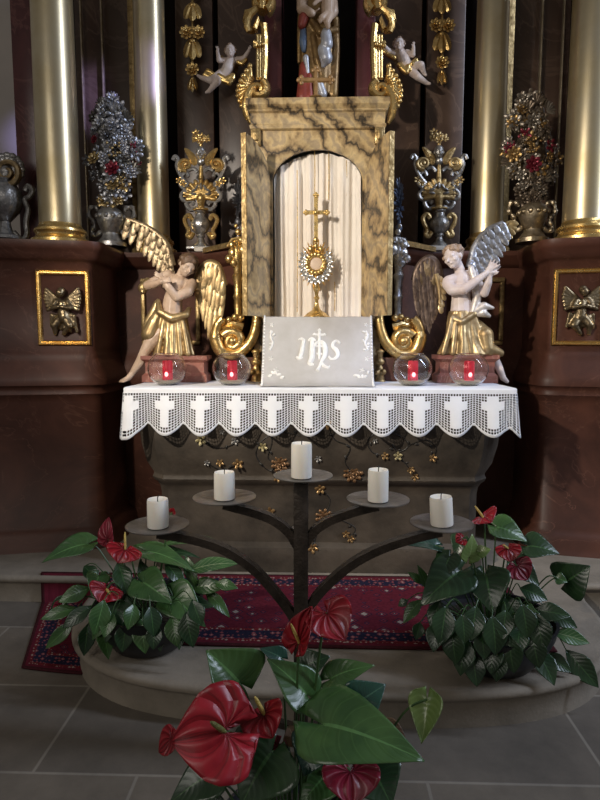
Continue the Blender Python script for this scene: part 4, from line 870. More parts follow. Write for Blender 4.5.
# ================================================================== metal flower bouquets in vases
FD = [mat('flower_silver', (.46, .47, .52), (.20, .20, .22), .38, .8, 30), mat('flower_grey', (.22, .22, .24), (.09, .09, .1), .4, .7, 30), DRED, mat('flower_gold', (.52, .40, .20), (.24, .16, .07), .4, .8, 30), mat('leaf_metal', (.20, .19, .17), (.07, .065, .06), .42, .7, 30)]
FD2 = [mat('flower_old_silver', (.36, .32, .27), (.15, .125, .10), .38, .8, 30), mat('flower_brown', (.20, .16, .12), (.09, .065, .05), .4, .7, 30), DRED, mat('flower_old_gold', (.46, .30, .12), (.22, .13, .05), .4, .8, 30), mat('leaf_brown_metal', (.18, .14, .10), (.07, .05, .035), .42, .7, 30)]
def bouquet(vl, bl, cx, yb, Y, ytop, ymid, wpx, mats, vm, seed):
    s = S(Y); rnd = random.Random(seed); c = P(cx, yb, Y); h = lambda y: P(cx, y, Y).z - c.z
    k = (yb-ymid)/54     # vase scale
    t = thing('urn_vase', vl, 'vase', c)
    b = MB(); g = lambda r, y: (r*k*s, h(yb - y*k))
    b.lathe(c, [g(19, 0), g(19, 5), g(16, 6), g(14, 9), g(10.5, 14), g(10, 17), g(11.5, 19), g(14, 26), g(16.4, 32), g(17.4, 37), g(17, 41), g(14, 46), g(10, 49), g(8, 51), g(9, 53), g(6, 54)], 28)
    b.build('vase_body', vm, t)
    b = MB()
    for i in range(12):
        a = 2*PI*i/12; r = 16.6*k*s; b.ell(c + V((r*math.cos(a), r*math.sin(a), h(yb-38*k))), (3.2*k*s, 3.2*k*s, 3.4*k*s), None, 8, 6)
    b.build('boss_band', vm, t)
    for q in (-1, 1):
        b = MB(); b.tube([P(cx + q*x*k, yb - y*k, Y) for x, y in cr_xy([(13, 20), (21, 14), (25, 20), (22, 27), (24, 34), (29, 40), (27, 50), (21, 51), (17, 46)])], [2.6*k*s*(1+.3*math.sin(i*.9)) for i in range(49)], 8); b.build('handle', vm, t)
    t = thing('flower_bouquet', bl, 'bouquet', P(cx, yb-54*k, Y))
    protos = []
    def mk(kind, mi, sc):
        b = MB(); o = V((0, 0, 0)); r = sc*s
        if kind == 0: b.flower(o, r, (0, -1, 0), 7, .4, 2)
        elif kind == 1: b.flower(o, r, (0, -1, 0), 5, .5, 1)
        elif kind == 2:
            for i in range(14): b.ell(V((rnd.uniform(-1, 1)*r*.9, rnd.uniform(-.4, .2)*r, rnd.uniform(-1, 1)*r)), r*.2, None, 8, 5)
        elif kind == 3:
            for i in range(5):
                a = -.9 + .45*i; b.feather(o, V((math.sin(a)*r*1.5, -.35*r, math.cos(a)*r*1.5)), r*.26, r*.10, (0, -1, 0))
        return b, ('flower', 'flower', 'berry_cluster', 'leaf_spray')[kind], mats[mi]
    top, bot = ytop, yb-53*k
    b = MB(); b.chain([P(cx, bot+2, Y), P(cx, lerp(bot, top, .35), Y+.02), P(cx, lerp(bot, top, .8), Y+.02), P(cx, top+8, Y+.02)], [4*s, wpx*.27*s, wpx*.19*s, 3*s]); b.sculpt('leaf_core', mats[4], t, .008, 1)
    made = {}
    def put(kind, mi, sc, x, y, d, spin):
        key = (kind, mi, sc)
        pos = P(x, y, Y+d)
        if key not in made:
            bb, nm, mm = mk(kind, mi, sc); org = V(t['_org'])
            bb.v = [v + org for v in bb.v]; o = bb.build(nm, mm, t); made[key] = o
        else:
            o = made[key].copy(); C.objects.link(o); o.parent = t
        o.location = pos - V(t['_org']); o.rotation_euler = (rnd.uniform(-.3, .3), spin, (x-cx)/wpx*1.6 + rnd.uniform(-.2, .2))
    half = wpx/2
    prof = [(0, .30), (.12, .55), (.3, .9), (.5, 1), (.72, .8), (.88, .58), (1, .25)]
    n = 0
    put(2, 3, 7, cx+2, lerp(bot, top, .50), -.125, 0); put(0, 2, 8, cx+1, lerp(bot, top, .33), -.125, 0); put(0, 0, 7.5, cx+1, lerp(bot, top, .72), -.11, .3); put(0, 3, 7.5, cx-half*.62, lerp(bot, top, .42), -.10, .2)
    for i in range(94):
        u = (i+.5)/94; y = lerp(bot-1, top+5, u); w_ = half*interp(u, prof); x = cx + rnd.uniform(-1, 1)*w_; e = (x-cx)/max(1, w_)
        d = -.105*math.sqrt(max(0, 1-e*e))*interp(u, prof) - .005
        kind = rnd.choices([0, 1, 3, 2], [3, 7, 1.2 if u < .8 else 4, .6])[0]; mi = rnd.choices([0, 1, 2, 3, 4], [4, 3, 1 if .2 < u < .7 else .1, 1.3, 1.5])[0]
        if kind == 3: mi = rnd.choice([4, 1, 0])
        put(kind, mi, rnd.choice((4.6, 5.6, 6.6, 7.6)[:4 if kind < 2 else 2]), x, y, d, rnd.uniform(-1.2, 1.2) if kind != 3 else e*1.1)
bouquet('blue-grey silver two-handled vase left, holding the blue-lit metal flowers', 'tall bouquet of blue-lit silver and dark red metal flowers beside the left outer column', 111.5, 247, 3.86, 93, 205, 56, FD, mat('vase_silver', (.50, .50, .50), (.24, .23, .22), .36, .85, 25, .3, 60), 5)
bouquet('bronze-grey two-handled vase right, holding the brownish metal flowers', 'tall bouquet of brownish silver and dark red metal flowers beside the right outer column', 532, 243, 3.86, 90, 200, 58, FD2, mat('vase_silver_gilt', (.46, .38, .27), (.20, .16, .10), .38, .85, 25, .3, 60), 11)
# silver scroll vase cut by the left edge
Y = 3.62; s = S(Y); t = thing('scroll_vase', 'tarnished silver scrolled vase cut by the left photo edge before the plaster wall', 'vase', P(6, 240, Y))
p = lambda x, y, d=0: P(x, y, Y+d); c = p(6, 240); h = lambda y: p(6, y).z - c.z
b = MB(); b.lathe(c, [(18*s, h(240)), (17*s, h(237)), (9*s, h(234)), (6*s, h(228)), (5*s, h(222)), (9*s, h(217)), (14*s, h(211)), (17*s, h(203)), (17*s, h(193)), (13*s, h(186)), (8*s, h(182)), (10*s, h(180)), (9*s, h(179))], 24, fn=lambda a, z: 1+.05*math.cos(8*a)); b.build('vase_body', SILVD, t)
for k in (-1, 1):
    b = MB(); b.tube([p(6+k*x, y) for x, y in cr_xy([(8, 232), (16, 240), (21, 234), (20, 222), (22, 210), (19, 200), (24, 196), (26, 190), (22, 186), (19, 191)])], 2.6*s, 8); b.build('handle', SILVD, t)
b = MB(); b.tube([p(x, y, -.02) for x, y in spiral(7, 172, 14, 2, -110, 470, 40)], [lerp(3.2, 1.6, i/40)*s for i in range(41)], 8, fy=1.5); b.build('scroll', mat('dull_gilt', (.45, .32, .16), (.2, .14, .07), .4, .8, 25), t)
b = MB()
for k in range(11):
    a = math.radians(200-22*k); b.ell(p(7+15*math.cos(a), 170-15*math.sin(a)), (3.6*s, .02, 3.2*s), None, 8, 6); b.cap(p(7+6*math.cos(a), 171-6*math.sin(a), .01), 3*s, p(7+14*math.cos(a), 170-14*math.sin(a), .0), 2.4*s)
b.cap(p(7, 186), 5*s, p(7, 172, .01), 8*s)
b.sculpt('leaf_crest', SILVD, t, .005, 1)
# small metal sprays glimpsed behind the tabernacle doors
for cx, cy, rx, ry, m_, lb in ((399, 200, 6, 24, BLUEL, 'small blue metal flower spray behind the right tabernacle door'), (238, 198, 7, 20, FD[1], 'small grey metal flower spray behind the left tabernacle door')):
    Y = 4.0; s = S(Y); b = MB(); b.tube([P(cx, cy+ry-4, Y), P(cx, cy+ry+26, Y+.04), P(cx-2, 252, Y+.02)], 1.6*s, 6)
    for i in range(70):
        a = random.uniform(0, 2*PI); q = math.sqrt(random.random()); x, y = cx+rx*q*math.cos(a), cy+ry*q*math.sin(a)
        b.feather(P(cx, cy+(y-cy)*.6+3, Y), P(x, y, Y-.02-random.random()*.03), 1.0*s, .004, (0, -1, 0))
    b.ell(P(cx, cy+ry+4, Y-.01), (3.4*s, 3*s, 4*s)); b.ell(P(cx-2, 250.5, Y+.02), (7*s, 6*s, 2.4*s))
    tag(b.build('flower_spray', m_), lb, 'flower spray')
# ================================================================== monstrance
Y = 3.375; s = S(Y); c = P(316.5, 317.6, Y); h = lambda y: P(316.5, y, Y).z - c.z; p = lambda x, y, d=0: P(x, y, Y+d)
t = thing('monstrance', 'gold sunburst monstrance with tall cross standing before the cream curtain', 'monstrance', c)
b = MB(); b.lathe(c, [(12.5*s, 0), (12.5*s, h(316.5)), (11*s, h(315.5)), (8*s, h(312.5)), (4*s, h(310)), (2.4*s, h(306)), (2*s, h(303))], 32, fn=lambda a, z: 1+.05*math.cos(6*a)); b.build('foot', GOLDP, t)
b = MB(); b.lathe(c, [(2*s, h(304)), (1.8*s, h(300)), (3.2*s, h(298)), (1.7*s, h(296)), (2*s, h(292)), (3.8*s, h(288.5)), (2*s, h(285)), (2.6*s, h(281)), (1.8*s, h(279))], 20); b.build('stem', GOLDP, t)
b = MB(); oc = p(316, 264)
for k in range(40):
    a = 2*PI*k/40; r1 = (18.5 if k % 2 else 16)*s; d_ = V((math.cos(a), 0, math.sin(a)*1.28)); b.feather(oc + d_*7*s, oc + d_*r1, .85*s, .004, (0, -1, 0))
b.build('sunburst', GOLDP, t)
b = MB(); SW = mat('bright_silver', (.88, .88, .86), (.7, .68, .62), .25, .85, 30)
for k in range(13):
    a = math.radians(150 + 240*k/12); b.flower(oc + V((math.cos(a)*13.2*s, -.012, math.sin(a)*16*s)), 4.4*s, (0, -1, 0), 5, .5, 1, k)
b.build('silver_leaf_wreath', SW, t)
b = MB()
for k in range(16):
    a = 2*PI*k/16; b.ell(oc + V((math.cos(a)*8.6*s, -.02, math.sin(a)*9*s)), (2.2*s, 1.6*s, 2.2*s), None, 8, 6)
b.tube([oc + V((math.cos(2*PI*k/24)*7*s, -.018, math.sin(2*PI*k/24)*7*s)) for k in range(24)], 1.0*s, 8, closed=True)
for x, y in ((316, 246), (311, 249), (321, 249), (316, 240)): b.ell(p(x, y, -.012), (2.6*s, 1.6*s, 3*s))
b.build('luna_ring', GOLDP, t)
b = MB(); b.ell(oc + V((0, -.012, 0)), (6.6*s, .006, 6.6*s), None, 24, 8); b.build('host', mat('host_wafer', (.72, .56, .42), (.62, .46, .34), .5), t)
b = MB(); b.tube([p(316, 238), p(316, 196)], 2.0*s, 4, sq=True, fy=.6); b.tube([p(307, 212.5), p(326, 212.5)], 1.9*s, 4, sq=True, fy=.6)
for x, y in ((306, 212.5), (327, 212.5), (316, 195)):
    for dx, dy in ((0, 0), (-1.6, 0), (1.6, 0), (0, 1.6), (0, -1.6)): b.ell(p(x+dx, y+dy, -.004), 1.5*s, None, 8, 6)
b.ell(p(316, 212.5, -.008), 2.8*s); b.build('cross', GOLDP, t)
# ================================================================== sheer cloth with IHS embroidery
CTOP = [(3.352, ZA(317.4, 3.362)+.003), (3.335, ZA(320, 3.34))]
zA = zsill + .003
prof_c = [(TF+.0, zA, 53.5), (TF-.09, zA+.001, 54), (TF-.123, zA-.006, 54), (TF-.131, zA-.03, 54), (3.25, lerp(1.16, zA, .6), 54.8), (3.18, lerp(1.16, zA, .28), 55.6), (3.09, 1.176, 56.6), (3.02, 1.1545, 57.2), (2.93, 1.1525, 58)]
cpY = crr([a for a, _, _ in prof_c], 5); cpZ = crr([a for _, a, _ in prof_c], 5); cpW = crr([a for _, _, a in prof_c], 5)
def cloth_at(u, v, out=0):
    i = v*(len(cpY)-1); k = min(len(cpY)-2, int(i)); f = i-k
    y, z, w_ = lerp(cpY[k], cpY[k+1], f), lerp(cpZ[k], cpZ[k+1], f), lerp(cpW[k], cpW[k+1], f)
    x = P(317.5, 350, y).x + (u-.5)*2*w_*S(y)
    n = V((0, -(cpZ[k]-cpZ[k+1]), -(cpY[k+1]-cpY[k]))); n = V((0, -abs(cpZ[k+1]-cpZ[k]), abs(cpY[k+1]-cpY[k]))).normalized()
    fold = .0012*math.sin(u*17) + .002*math.exp(-((u-.34)/.01)**2) + .002*math.exp(-((u-.66)/.01)**2)
    return V((x, y, z)) + n*(out + fold + (.0025*(math.sin(v*60)) if u < .015 or u > .985 else 0))
b = MB(); b.grid(lambda u, v: cloth_at(u, v), 60, 44, False); ic = b.build('embroidered_cloth', LINEN); so = ic.modifiers.new('s', 'SOLIDIFY'); so.thickness = .0012
tag(ic, 'sheer grey linen cloth with white IHS embroidery hanging below the monstrance', 'cloth')
def cloth_px(px, py, out=.003):
    lo, hi = 0, 1
    def proj(q):
        d = q - V((0, 0, CAM_H)); return 300 + F*d.dot(RT)/d.dot(FW), 400 - F*d.dot(UP)/d.dot(FW)
    a, b_ = .05, 1
    for _ in range(30):
        m_ = (a+b_)/2
        if proj(cloth_at(.5, m_))[1] < py: a = m_
        else: b_ = m_
    l, r = proj(cloth_at(0, a))[0], proj(cloth_at(1, a))[0]
    return cloth_at((px-l)/(r-l), a, out)
EMB = mat('white_embroidery', (.88, .87, .84), (.8, .79, .76), .8, 0, 30, .1, 200, spec=.1)
def stroke(mb, xy, r, n=5):
    q = cr([V((x, y, 0)) for x, y in xy], n); R_ = r if hasattr(r, '__len__') else [r]*len(xy); rr = crr(R_, n)
    mb.tube([cloth_px(a.x, a.y) for a in q], [max(.2, x)*1.4*S(3.25) for x in rr], 6, fy=.5)
b = MB(); stroke(b, [(298.5, 340), (302, 339), (305, 340.5)], [.5, 1.0, .6]); stroke(b, [(304, 340), (303, 346), (301.5, 353), (300, 358)], [1.1, 1.5, 1.5, 1.2]); stroke(b, [(296.5, 357), (299, 359), (303, 357.5)], [.9, 1.2, .5]); b.build('letter_i', EMB, ic)
b = MB(); stroke(b, [(312, 339), (312.5, 348), (312, 358), (310, 364), (314, 365)], [1.3, 1.9, 2.0, 1.7, .8]); stroke(b, [(308.5, 341), (312, 339), (316, 341)], [.6, 1.2, .6])
stroke(b, [(313, 350), (317, 343), (322, 342.5), (325, 347), (325, 355), (322, 361), (319.5, 367), (317.5, 371)], [.6, 1.1, 1.5, 1.8, 1.7, 1.3, 1.1, 1.4]); stroke(b, [(321, 361), (324, 366), (328, 367.5), (330, 366)], [.7, 1.2, 1.1, .5]); b.build('letter_h', EMB, ic)
b = MB(); stroke(b, [(319.5, 331.5), (319.5, 345), (319.5, 360)], 1.0); stroke(b, [(315, 335), (319.5, 335), (324, 335)], .9); stroke(b, [(316, 346.5), (323, 346.5)], .7); stroke(b, [(316.5, 354), (322.5, 354)], .7)
for x, y in ((319.5, 330.5), (314.5, 335), (324.5, 335)):
    for dx, dy in ((-.9, 0), (.9, 0), (0, -.9)): b.ell(cloth_px(x+dx, y+dy), (.006, .003, .006), None, 8, 6)
b.build('letter_cross', EMB, ic)
b = MB(); stroke(b, [(340, 343.5), (337, 341), (333.5, 343), (333, 347), (336.5, 350.5), (338, 355), (335, 359), (331, 359), (329, 356.5)], [.8, .9, 1.2, 1.4, 1.7, 1.5, 1.2, .9, .9]); b.build('letter_s', EMB, ic)
for q, (x, y0) in enumerate(((272, 323), (366, 323))):
    sg = 1 if q == 0 else -1; b = MB(); stroke(b, [(x, y0+8), (x-1.5*sg, y0+14), (x+1*sg, y0+20), (x-2*sg, y0+27)], .7)
    for i in range(7): b.ell(cloth_px(x + random.uniform(-2.5, 2.5), y0+9+i*3), (.010, .004, .007), Matrix.Rotation(random.random()*3, 3, 'Y'), 8, 5)
    b.build('embroidered_vine', EMB, ic)
    for fx_, fy_, fr_ in ((x, y0+2, .012), (x-sg, y0+36, .014), (x+4*sg, y0+48, .016)):
        b = MB(); b.flower(cloth_px(fx_, fy_), fr_, (0, -1, 0), 5, .3); b.build('embroidered_flower', EMB, ic)
    b = MB()
    for i in range(5): b.ell(cloth_px(x + sg*(i*3-2), y0+53+random.uniform(-4, 3)), (.014, .004, .008), Matrix.Rotation(random.random()*3, 3, 'Y'), 8, 5)
    b.build('embroidered_leaves', EMB, ic)
for u in (.012, .988):
    b = MB()
    for i in range(46): b.ell(cloth_at(u, .05+i*.02, .001), (.006, .003, .0065), None, 6, 4)
    b.build('lace_edging', EMB, ic)
# ================================================================== glass bowls with red candles
GL, gt, gb = nt('clear_glass'); gb.inputs['Base Color'].default_value = (1, 1, 1, 1); gb.inputs['Transmission Weight'].default_value = 1; gb.inputs['Roughness'].default_value = .0; gb.inputs['IOR'].default_value = 1.45
REDC = mat('red_wax', (.42, .006, .02), (.34, .004, .014), .4, 0, 5, emit=((1, .012, .05), .22))
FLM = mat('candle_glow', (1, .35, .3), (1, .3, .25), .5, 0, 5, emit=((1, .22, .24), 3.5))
bl = ['glass bowl with red candle leftmost, before the plinth of the bowed angel', 'glass bowl with red candle second from left, before the left gilded volute', 'glass bowl with red candle before the right gilded volute', 'glass bowl with red candle rightmost, before the praying angel plinth']
wh = ['leftmost glass bowl', 'second glass bowl from the left', 'third glass bowl from the left', 'rightmost glass bowl']
for i, px in enumerate((167.5, 232, 412, 468)):
    Y = 3.06; s = S(Y); pz = P(px, 384, Y); c = V((pz.x, pz.y, ZTAB+.0015)); t = thing('glass_bowl', bl[i], 'bowl', c, 'glass candle bowls on the altar')
    R_ = 19.4*s; pr = []
    for k in range(21):
        a = -PI/2 + .50 + (PI/2-.50 + .92)*k/20; pr.append((R_*math.cos(a), R_*.93*(math.sin(a)) + R_*.93*math.cos(.50)))
    pr = [(.001, 0), (R_*.42, .0)] + pr; lip = pr[-1]; inn = [(max(.001, r - .0028), z + (.004 if k < 2 else .001)) for k, (r, z) in enumerate(pr)][::-1]
    pr2 = pr + [(lip[0]+.003, lip[1]+.004), (lip[0]+.001, lip[1]+.006), (lip[0]-.002, lip[1]+.004)] + inn
    b = MB(); b.lathe(c, pr2, 40, cap=False); b.build('bowl_glass', GL, t, ang=80)
    b = MB(); b.lathe(c, [(.001, .006), (R_*.40, .006), (R_*.62, .017), (R_*.68, .022), (R_*.5, .026), (R_*.2, .024), (.001, .025)], 28, cap=False); sd = b.build('sand', SAND, loc=c); tag(sd, 'layer of pale sand in the bottom of the ' + wh[i], 'sand', 'sand in the glass bowls'); sd['kind'] = 'stuff'
    cc = c + V((.003, -.004, .025)); ct = thing('red_candle', 'glowing red pillar candle standing in the ' + wh[i], 'candle', cc, 'red candles in the glass bowls')
    rr = 5.0*s; b = MB(); b.lathe(cc, [(rr, 0), (rr*1.02, .004), (rr, .094), (rr*.9, .100), (rr*.82, .098), (rr*.7, .084), (.001, .082)], 24); b.build('wax', REDC, ct)
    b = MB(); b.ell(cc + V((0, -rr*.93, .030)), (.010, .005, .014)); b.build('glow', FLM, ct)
    b = MB(); b.tube([cc + V((0, 0, .08)), cc + V((.001, 0, .104))], .0018, 6); b.build('wick', WICK, ct)
# ================================================================== candelabra
Y = 1.80; s = S(Y)*1.0; p = lambda x, y, d=0: P(x, y, Y+d)
sc_ = (p(301, 500)-p(300, 500)).length
cb = p(301, 700); t = thing('candelabra', 'black wrought iron five-plate candelabra standing before the altar', 'candelabra', (cb.x, Y, 0))
b = MB(); top = p(301, 482); b.tube([V((cb.x, Y, .02)), V((top.x, Y, top.z))], 7.4*sc_*.98, 4, sq=False); 
b = MB(); hw = 7.2*sc_; b.box((top.x-hw, Y-hw, .02), (top.x+hw, Y+hw, top.z), .004); b.build('post', IRON, t)
for k in range(3):
    a = math.radians(90+120*k+180); d_ = V((math.cos(a), math.sin(a), 0)); b = MB(); b.tube([V((cb.x, Y, .10)) + d_*.015, V((cb.x, Y, .09)) + d_*.10, V((cb.x, Y, .03)) + d_*.19, V((cb.x, Y, .012)) + d_*.25], .012, 4, sq=True); b.build('foot', IRON, t)
plates = [(157.5, 525, 31.5, 0), (224.5, 497, 31.5, .0), (303, 475.5, 29.5, 0), (378, 499, 31, 0), (441.5, 523, 31, 0)]
PLM = mat('plate_iron', (.20, .185, .17), (.10, .088, .078), .45, .6, 12, .2, 60)
for x, y, r, d in plates:
    c = p(x, y, d); b = MB(); R_ = r*sc_*1.0
    b.lathe(c, [(.001, -.012), (R_*.25, -.012), (R_*.6, -.010), (R_, -.001), (R_*1.005, .002), (R_*.97, .0025), (R_*.55, -.006), (R_*.2, -.008), (.001, -.008)], 48, cap=False); b.build('drip_plate', PLM, t)
    b = MB(); b.lathe(c, [(.006, -.008), (.005, .01), (.002, .05), (.0005, .055)], 10); b.build('spike', IRON, t)
for xy in ([(296, 622), (287, 607), (272, 588), (253, 568), (228, 551), (200, 540.5), (175, 535.5), (158, 533)], [(297, 545), (288, 531), (272, 519), (252, 511.5), (235, 507), (224, 504)], [(305, 545), (314, 531), (330, 520), (350, 512.5), (366, 508), (378, 505.5)], [(308, 612), (316, 597), (333, 579), (356, 561), (384, 547), (412, 538), (430, 533.5), (441, 531)]):
    b = MB(); b.tube([p(a.x, a.y) for a in cr([V((x, y, 0)) for x, y in xy], 5)], 4.2*sc_, 4, sq=True, fy=1.4); b.build('arm', IRON, t)
cl_ = ['leftmost white candle on the lowest left iron plate', 'white candle second from left on the upper left iron plate', 'tallest white candle on the central top iron plate', 'white candle on the upper right iron plate', 'short slightly tilted white candle on the lowest right iron plate']
for (x, yb, yt, r, tilt), lb, (plx, ply, _, _) in zip([(158, 523.5, 491, 10.8, 0), (224.5, 499, 467.5, 10.3, 0), (301.5, 478.5, 439.5, 10.2, 0), (378, 500, 464, 10.2, 0), (442, 524, 491, 11, .06)], cl_, plates):
    cpl = p(plx, ply); c0 = p(x, yb-4); c = V((c0.x, Y-.0, cpl.z-.0045)); H = P(x, yt, Y).z - P(x, yb-5, Y).z
    ct = thing('pillar_candle', lb, 'candle', c, 'white pillar candles on the candelabra'); R_ = r*sc_
    rot = Matrix.Rotation(tilt*-1, 3, 'Y') if tilt else None; rnd = random.Random(int(x)); k0 = rnd.uniform(0, 6)
    b = MB(); b.lathe(c, [(R_*.97, 0), (R_, .004), (R_*1.0, H*.5), (R_*.99, H-.006), (R_*.94, H), (R_*.82, H-.002), (R_*.5, H-.008), (.001, H-.009)], 36, rot=rot, fn=lambda a, z: 1 + .012*math.sin(2*a+k0) + .01*math.sin(5*a)*z/.1); b.build('wax', WAX, ct)
    b = MB(); q = [V((0, 0, H-.01)), V((.001, 0, H+.006)), V((.004, 0, H+.013))]; b.tube([c + (rot @ v if rot else v) for v in q], .0016, 6); b.build('wick', WICK, ct)
# ================================================================== rug
m, tt, bb = nt('oriental_rug'); L = tt.links
uvn = nd(tt, 'UVMap'); sep = nd(tt, 'SeparateXYZ'); L.new(uvn.outputs[0], sep.inputs[0])
def M(op, a, b_=None, clamp=False):
    n = nd(tt, 'Math', operation=op); n.use_clamp = clamp
    for i, v in enumerate((a, b_)):
        if v is None: continue
        if isinstance(v, (int, float)): n.inputs[i].default_value = v
        else: L.new(v, n.inputs[i])
    return n.outputs[0]
RW, RD = 2.42, .72
x, y = sep.outputs[0], sep.outputs[1]
dx = M('MULTIPLY', M('MINIMUM', x, M('SUBTRACT', 1, x)), RW); dy = M('MULTIPLY', M('MINIMUM', y, M('SUBTRACT', 1, y)), RD)
de = M('MINIMUM', dx, dy)
cmb = nd(tt, 'CombineXYZ'); L.new(M('MULTIPLY', x, RW), cmb.inputs[0]); L.new(M('MULTIPLY', y, RD), cmb.inputs[1])
def motif(scale, stops, kind='TexVoronoi'):
    v = nd(tt, 'TexVoronoi', Scale=scale); v.feature = 'F1'; v.distance = 'MANHATTAN'; L.new(cmb.outputs[0], v.inputs['Vector']); v.inputs['Randomness'].default_value = .55
    return v
def mixc(f, a, b_):
    n = nd(tt, 'MixRGB'); L.new(f, n.inputs[0])
    for i, v in ((1, a), (2, b_)):
        if isinstance(v, tuple): n.inputs[i].default_value = (*v, 1)
        else: L.new(v, n.inputs[i])
    return n.outputs[0]
RED, NAVY, CREAM, PINK = (.105, .013, .024), (.018, .016, .036), (.30, .23, .20), (.22, .06, .07)
v1 = motif(15, None); f1 = v1.outputs['Distance']
fieldc = mixc(M('LESS_THAN', f1, .60), RED, NAVY); fieldc = mixc(M('GREATER_THAN', f1, .50), mixc(M('LESS_THAN', f1, .36), (.16, .02, .03), mixc(M('LESS_THAN', f1, .27), NAVY, CREAM)), fieldc)
rdm = nd(tt, 'SeparateXYZ'); L.new(v1.outputs['Color'], rdm.inputs[0]); fieldc = mixc(M('GREATER_THAN', rdm.outputs[0], .80), fieldc, RED)
v2 = motif(40, None); f2 = v2.outputs['Distance']; bord = mixc(M('LESS_THAN', f2, .56), NAVY, mixc(M('LESS_THAN', f2, .22), PINK, CREAM))
v3 = motif(55, None); thin = mixc(M('LESS_THAN', v3.outputs['Distance'], .5), (.13, .015, .02), CREAM)
col = mixc(M('LESS_THAN', de, .145), fieldc, mixc(M('LESS_THAN', M('ABSOLUTE', M('SUBTRACT', de, .137)), .007), thin, thin))
col = mixc(M('LESS_THAN', de, .125), col, bord); col = mixc(M('LESS_THAN', de, .055), col, thin); col = mixc(M('LESS_THAN', de, .036), col, RED); col = mixc(M('LESS_THAN', de, .018), col, (.05, .012, .015))
no = nd(tt, 'TexNoise', Scale=60.0); L.new(cmb.outputs[0], no.inputs['Vector']); mm = nd(tt, 'MixRGB', blend_type='MULTIPLY'); mm.inputs[0].default_value = .6; L.new(col, mm.inputs[1]); L.new(ramp(tt, no.outputs['Fac'], [(.3, (.6, .6, .6)), (.7, (1.3, 1.3, 1.3))]), mm.inputs[2])
L.new(mm.outputs[0], bb.inputs['Base Color']); bb.inputs['Roughness'].default_value = .95; bb.inputs['Specular IOR Level'].default_value = .1
def step_sd(x, y):
    """positive inside the raised step (metres, approximate)"""
    if y > SY: return y - SY + (.2 if abs(x-CX) < SA else 0)
    dxn, dyn = abs(x-CX)/SA, (SY-y)/SB; r = (dxn**3.3 + dyn**3.3)**(1/3.3)
    return (1-r)*min(SA, SB) if r > 0 else .5
rx0, ry0 = P(41, 572, 2.93).x - .0, 2.215
def rug(u, v):
    x, y = rx0 + u*RW, ry0 + v*RD
    sd = step_sd(x, y); 
    z = interp(sd, [(-.10, .004), (-.055, .012), (-.03, .05), (-.008, .138), (.012, .1535), (.1, .1535)])
    return V((x + .22*(1-v)*(1-u)**3, y + .07*(1-u)**5*(1-v), max(z, .004)))
b = MB(); b.grid(rug, 190, 60); rg = b.build('oriental_rug', m, ang=180); so = rg.modifiers.new('s', 'SOLIDIFY'); so.thickness = .006; so.offset = 1
tag(rg, 'red patterned oriental rug with dark border lying over the stone step', 'rug')
# ================================================================== potted anthuriums
def leafmat(name, c1, c2, vein, rough=.30, lat=.22, coat=.25, puck=.10, radial=False):
    m, t, b = nt(name); L = t.links
    uv = nd(t, 'UVMap'); sp = nd(t, 'SeparateXYZ'); L.new(uv.outputs[0], sp.inputs[0])
    def M(op, a, c=None):
        n = nd(t, 'Math', operation=op)
        for i, v in enumerate((a, c)):
            if v is None: continue
            if isinstance(v, (int, float)): n.inputs[i].default_value = v
            else: L.new(v, n.inputs[i])
        return n.outputs[0]
    au = M('ABSOLUTE', M('SUBTRACT', M('MULTIPLY', sp.outputs[0], 2), 1))
    ph = M('SUBTRACT', M('MULTIPLY', sp.outputs[1], 52), M('MULTIPLY', au, 13))
    if radial: ph = M('MULTIPLY', M('ARCTAN2', M('MULTIPLY', au, .62), M('SUBTRACT', sp.outputs[1], .10)), 15)
    wv = M('SINE', ph); lv = M('GREATER_THAN', wv, .95)
    mid = M('LESS_THAN', au, .045); f = M('MAXIMUM', mid, M('MULTIPLY', lv, lat))
    tc = nd(t, 'TexCoord'); no = nd(t, 'TexNoise', Scale=14.0, Detail=4.0); L.new(tc.outputs['Object'], no.inputs['Vector'])
    base = ramp(t, no.outputs['Fac'], [(.35, c2), (.65, c1)])
    mx = nd(t, 'MixRGB'); L.new(f, mx.inputs[0]); L.new(base, mx.inputs[1]); mx.inputs[2].default_value = (*vein, 1); L.new(mx.outputs[0], b.inputs['Base Color'])
    bp = nd(t, 'Bump', Strength=puck, Distance=.01); L.new(M('ABSOLUTE', M('SINE', M('MULTIPLY', ph, .5))), bp.inputs['Height']); L.new(bp.outputs[0], b.inputs['Normal'])
    b.inputs['Roughness'].default_value = rough; b.inputs['Coat Weight'].default_value = coat; b.inputs['Coat Roughness'].default_value = .2
    return m
LG = leafmat('glossy_leaf', (.055, .125, .034), (.030, .080, .022), (.10, .22, .07))
LD = leafmat('dark_leaf', (.024, .060, .022), (.012, .036, .014), (.05, .12, .04))
LB = leafmat('bluish_leaf', (.018, .075, .048), (.010, .045, .030), (.05, .13, .08))
LP_ = leafmat('pale_leaf', (.17, .25, .07), (.12, .19, .05), (.24, .32, .12))
LV = leafmat('variegated_leaf', (.06, .15, .045), (.03, .09, .03), (.26, .33, .18), lat=.7)
LBR = leafmat('withered_leaf', (.22, .13, .06), (.12, .06, .03), (.30, .20, .10), .6, coat=0)
SR = leafmat('red_spathe', (.36, .009, .020), (.22, .005, .012), (.19, .004, .010), .36, .8, .15, .8, True)
SDK = leafmat('dark_red_spathe', (.26, .012, .035), (.17, .008, .022), (.17, .008, .02), .36, .8, .15, .8, True)
SPX = mat('spadix', (.62, .46, .12), (.45, .30, .08), .5, 0, 60, .5, 200); SPG = mat('green_spadix', (.16, .17, .04), (.10, .10, .03), .5, 0, 60, .5, 200)
STM = mat('green_stem', (.05, .11, .03), (.03, .07, .02), .4, 0, 20)
